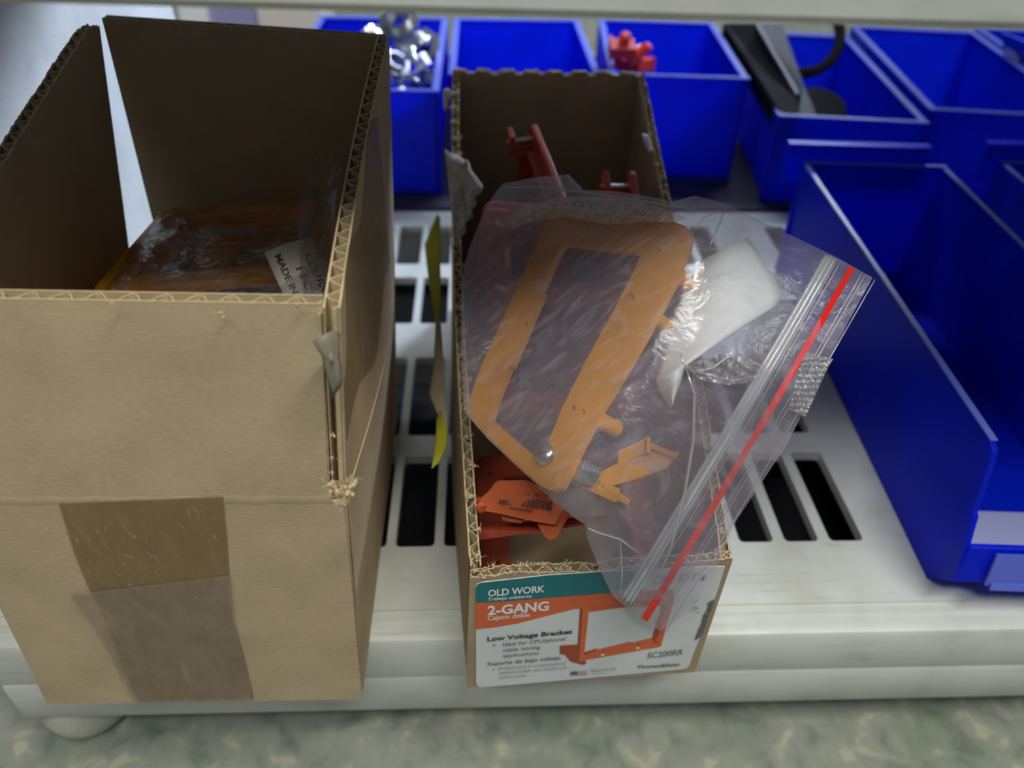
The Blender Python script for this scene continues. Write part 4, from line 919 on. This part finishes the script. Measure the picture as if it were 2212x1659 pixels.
# printed tag
tq = [at(571, 546, .88), at(676, 513, .90), at(748, 655, .875), at(643, 705, .85)]
tagn = unit(np.cross(tq[1] - tq[0], tq[3] - tq[0]));
if np.dot(tagn, Dr(650, 600)) > 0: tagn = -tagn
m = MB(); P = []
for i in range(9):
    P.append([tq[0] * (1 - i / 8) * (1 - j / 6) + tq[1] * (1 - i / 8) * (j / 6) + tq[3] * (i / 8) * (1 - j / 6) + tq[2] * (i / 8) * (j / 6) + tagn * .004 * math.sin(math.pi * j / 6) for j in range(7)])
tg = empty('printed_tag', tq[3], 'small paper tag printed CON1002 1 PC MADE IN CHINA in the larger tan box', 'tag')
o = m.grid(P).build('paper', M_tag, tg, smooth='all'); so = o.modifiers.new('thick', 'SOLIDIFY'); so.thickness = .0006 * S; so.offset = 0
def TG(a, b, e=.0062): return tq[0] * (1 - a) * (1 - b) + tq[1] * (1 - a) * b + tq[3] * a * (1 - b) + tq[2] * a * b + tagn * (e * math.sin(math.pi * max(.12, min(.88, b))) * .75 + .0012)
tt = MB()
def tgt(s, a0, a1, b0, b1): put_text(tt, s, TG(a0, b0), TG(a1, b0), TG(a0, b1), bold=.01)
tgt('MADE IN CHINA', .10, 1.12, .14, .27); tgt('1 PC', .36, .66, .40, .55); tgt('CON1002', .22, .86, .66, .80)
tt.build('printing', plain('faded_brown_ink', (.13, .08, .06), .7), tg)

# ------------------------------------------------------------------ things in the rear bins
def bshape(kind, loc, s, seed):
    r = random.Random(seed); m = MB()
    if kind == 0:     # conduit connector: ring, hex nut, neck
        m.lathe([(.5, 0), (.62, 0), (.62, .25), (.5, .25), (.5, .6), (.4, .6), (.4, 0), (.5, 0)], (0, 0, 0), (0, 0, 1), 18); m.lathe([(.42, .25), (.78, .25), (.78, .4), (.42, .4)], (0, 0, 0), (0, 0, 1), 6)
    elif kind == 1:   # strap clamp
        pts = [(.5 * math.cos(a), .5 * math.sin(a), 0) for a in np.linspace(0, math.pi, 12)]; m.tube([(-1.0, 0, 0)] + [(-p[0] * -1, p[1], 0) if False else (p[0], p[1], 0) for p in reversed(pts)] + [(1.0, 0, 0)], .12, 6)
    elif kind == 2:   # screw body with saddle
        m.box(-.5, .5, -.3, .3, -.08, .08); m.lathe([(0, .1), (.16, .1), (.16, .8), (.3, .8), (.3, .95), (0, .95)], (0, 0, 0), (0, 0, 1), 12); m.box(-.5, -.4, -.3, .3, 0, .5)
    else:             # angled elbow
        m.tube([(0, 0, 0), (0, 0, .5), (.15, 0, .8), (.5, 0, .95)], .28, 14); m.lathe([(.25, 0), (.42, 0), (.42, .2), (.25, .2)], (0, 0, -.05), (0, 0, 1), 14)
    rot = Matrix.Rotation(r.uniform(0, 6.28), 3, 'Z') @ Matrix.Rotation(r.uniform(-1.3, 1.3), 3, 'X') @ Matrix.Rotation(r.uniform(-.8, .8), 3, 'Y')
    m.v = [tuple(R2(rot @ Vector(v)) * s + R2(loc)) for v in m.v]; return m
r = random.Random(21); names = ['conduit_connector', 'pipe_strap', 'clamp_fitting', 'conduit_elbow']
k = 0
for iy, yv in enumerate((2.24, 2.34, 2.45, 2.56, 2.66)):
    for ix in range(3):
        for lay in range(2):
            kd = (k * 7 + iy) % 4; xv = -0.33 + ix * .078 + r.uniform(-.012, .012); zz = 0.15 + lay * .10 + (0.06 if iy in (1, 2, 3) else 0) + r.uniform(-.01, .015)
            o = bshape(kd, (xv, yv + r.uniform(-.02, .02), zz), .062, k).build(names[kd], M_steel, smooth=True)
            tag(o, 'shiny zinc fitting in the heap filling the blue bin behind the gap between the boxes', 'metal fitting', 'zinc fittings heaped in the rear blue bin'); k += 1
# tall fitting sticking up
for (px_, d_, s_, kd, lb_) in (((868, 62), None, .085, 0, 'zinc fitting standing highest on the heap, beside the top corner of the larger tan box'), ((915, 100), None, .075, 3, 'zinc elbow fitting on the right edge of the heap, with a dark round opening')):
    q = onY(*px_, 2.5); o = bshape(kd, q, s_, kd + 50).build(names[kd], M_steel, smooth=True); tag(o, lb_, 'metal fitting')
for j, (px_, s_) in enumerate((((1345, 105), .055), ((1375, 118), .05), ((1350, 135), .05), ((1388, 140), .045), ((1330, 130), .045), ((1368, 145), .045))):
    q = onY(px_[0], px_[1], 2.42 + .03 * j); m = MB(); rot = Matrix.Rotation(j * 1.1, 3, 'Z') @ Matrix.Rotation(.5 + j * .4, 3, 'X')
    m.box(-.6, .6, -.4, .4, -.35, .35); m.lathe([(.3, .35), (.3, .9), (.2, 1.0), (0, 1.0)], (0, 0, 0), (0, 0, 1), 10); m.box(-.75, -.6, -.5, .5, -.45, .45)
    m.v = [tuple(R2(rot @ Vector(v)) * s_ + q) for v in m.v]; tag(m.build('connector', M_redp, bevel=.002), 'small red plastic connector in the little pile in the rear blue bin', 'connector', 'red connectors in the rear bin')
# black parts
bk = empty('channel_strip', (0.95, 2.4, 0.02), 'long black plastic channel strip lying along the rear blue bin', 'plastic part')
def zq(x, y, z_): return onZ(x, y, z_)
m = MB(); a = [onZ(1690, 250, .255), onZ(1668, 225, .26), onZ(1562, 50, .34), onZ(1632, 50, .36), onZ(1730, 225, .25), onZ(1724, 250, .255)]; m.prism(a, (0, 0, -.05)); m.build('channel', M_black, bk, bevel=.003)
m = MB(); m.prism([onZ(1724, 250, .25), onZ(1722, 215, .255), onZ(1632, 50, .37), onZ(1690, 50, .37), onZ(1736, 180, .28), onZ(1766, 250, .25)], (0, 0, -.02)); m.build('side_wall', plain('dark_grey_plastic', (.010, .012, .017), .6, spec=.2), bk, bevel=.003)
MB().tube([onZ(1632, 48, .378), onZ(1722, 205, .26)], .006, 8).build('rim', plain('grey_edge', (.12, .13, .16), .3), bk, smooth=True)
m = MB(); c = onZ(1725, 70, .34); m.tube([c + R2([.14 * math.cos(t), .10 * math.sin(t), .10 * math.sin(t)]) for t in np.linspace(-2.6, .9, 18)], .018, 8); tag(m.build('cable_loop', M_black, smooth=True), 'black looped plastic part at the back of the rear blue bin', 'plastic part')
m = MB(); c = onZ(1772, 232, .235); m.lathe([(0, .02), (.07, .02), (.08, 0), (.08, -.04), (0, -.04)], c, (0.1, -.3, 1), 28); tag(m.build('round_cap', M_black, smooth=True), 'black round cap just behind the back wall of the rear bin with black parts', 'cap')
# white letters in the last bin
m = MB(); q0, q1, q2 = onZ(2172, 165, .20), onZ(2225, 190, .20), onZ(2168, 100, .30)
put_text(m, 'Po', q0, q0 + (q1 - q0) * 1.2, q2, bold=.06); sg = empty('sign_card', q0, 'blue card with large white script letters standing in the top right rear bin', 'sign')
m.build('lettering', M_prwh, sg)
nn = unit(np.cross(q1 - q0, q2 - q0)); nn = nn if np.dot(nn, Dr(2180, 150)) > 0 else -nn
MB().prism([q0 + (q0 - q1) * .08 + (q0 - q2) * .3 + nn * .003, q1 + (q1 - q0) * .6 + (q0 - q2) * .3 + nn * .003, q1 + (q1 - q0) * .6 + (q2 - q0) * 1.4 + nn * .003, q0 + (q0 - q1) * .08 + (q2 - q0) * 1.4 + nn * .003], nn * .006).build('card', plain('sign_blue', (.0, .05, .6), .4), sg)

# blurred cartons on the rear unit behind the larger box
def carton(px0, px1, y, name, mat, label, h=0.0, dep=.3):
    a = onY(px0, 28, y); b = onY(px1, 32, y); m = MB().box(a[0], b[0], y, y + dep, 0.001, a[2] + .12 + h); e = empty(name, ((a[0] + b[0]) / 2, y, 0), label, 'carton'); m.build('body', mat, e, bevel=.006)
    MB().box(a[0] + .01, b[0] - .01, y + dep / 2 - .02, y + dep / 2 + .02, a[2] + .12 + h, a[2] + .122 + h).build('tape', M_tag, e); return e
carton(385, 448, 3.0, 'carton', plain('carton_white', (.85, .88, .9), .6), 'bright white carton behind the back wall of the larger tan box')
carton(452, 548, 3.05, 'carton', plain('carton_lavender', (.30, .31, .50), .6), 'grey-lavender carton to the right of the bright white one')
carton(552, 695, 3.1, 'carton', plain('carton_cream', (.74, .70, .58), .6), 'cream carton left of the bin with metal fittings')
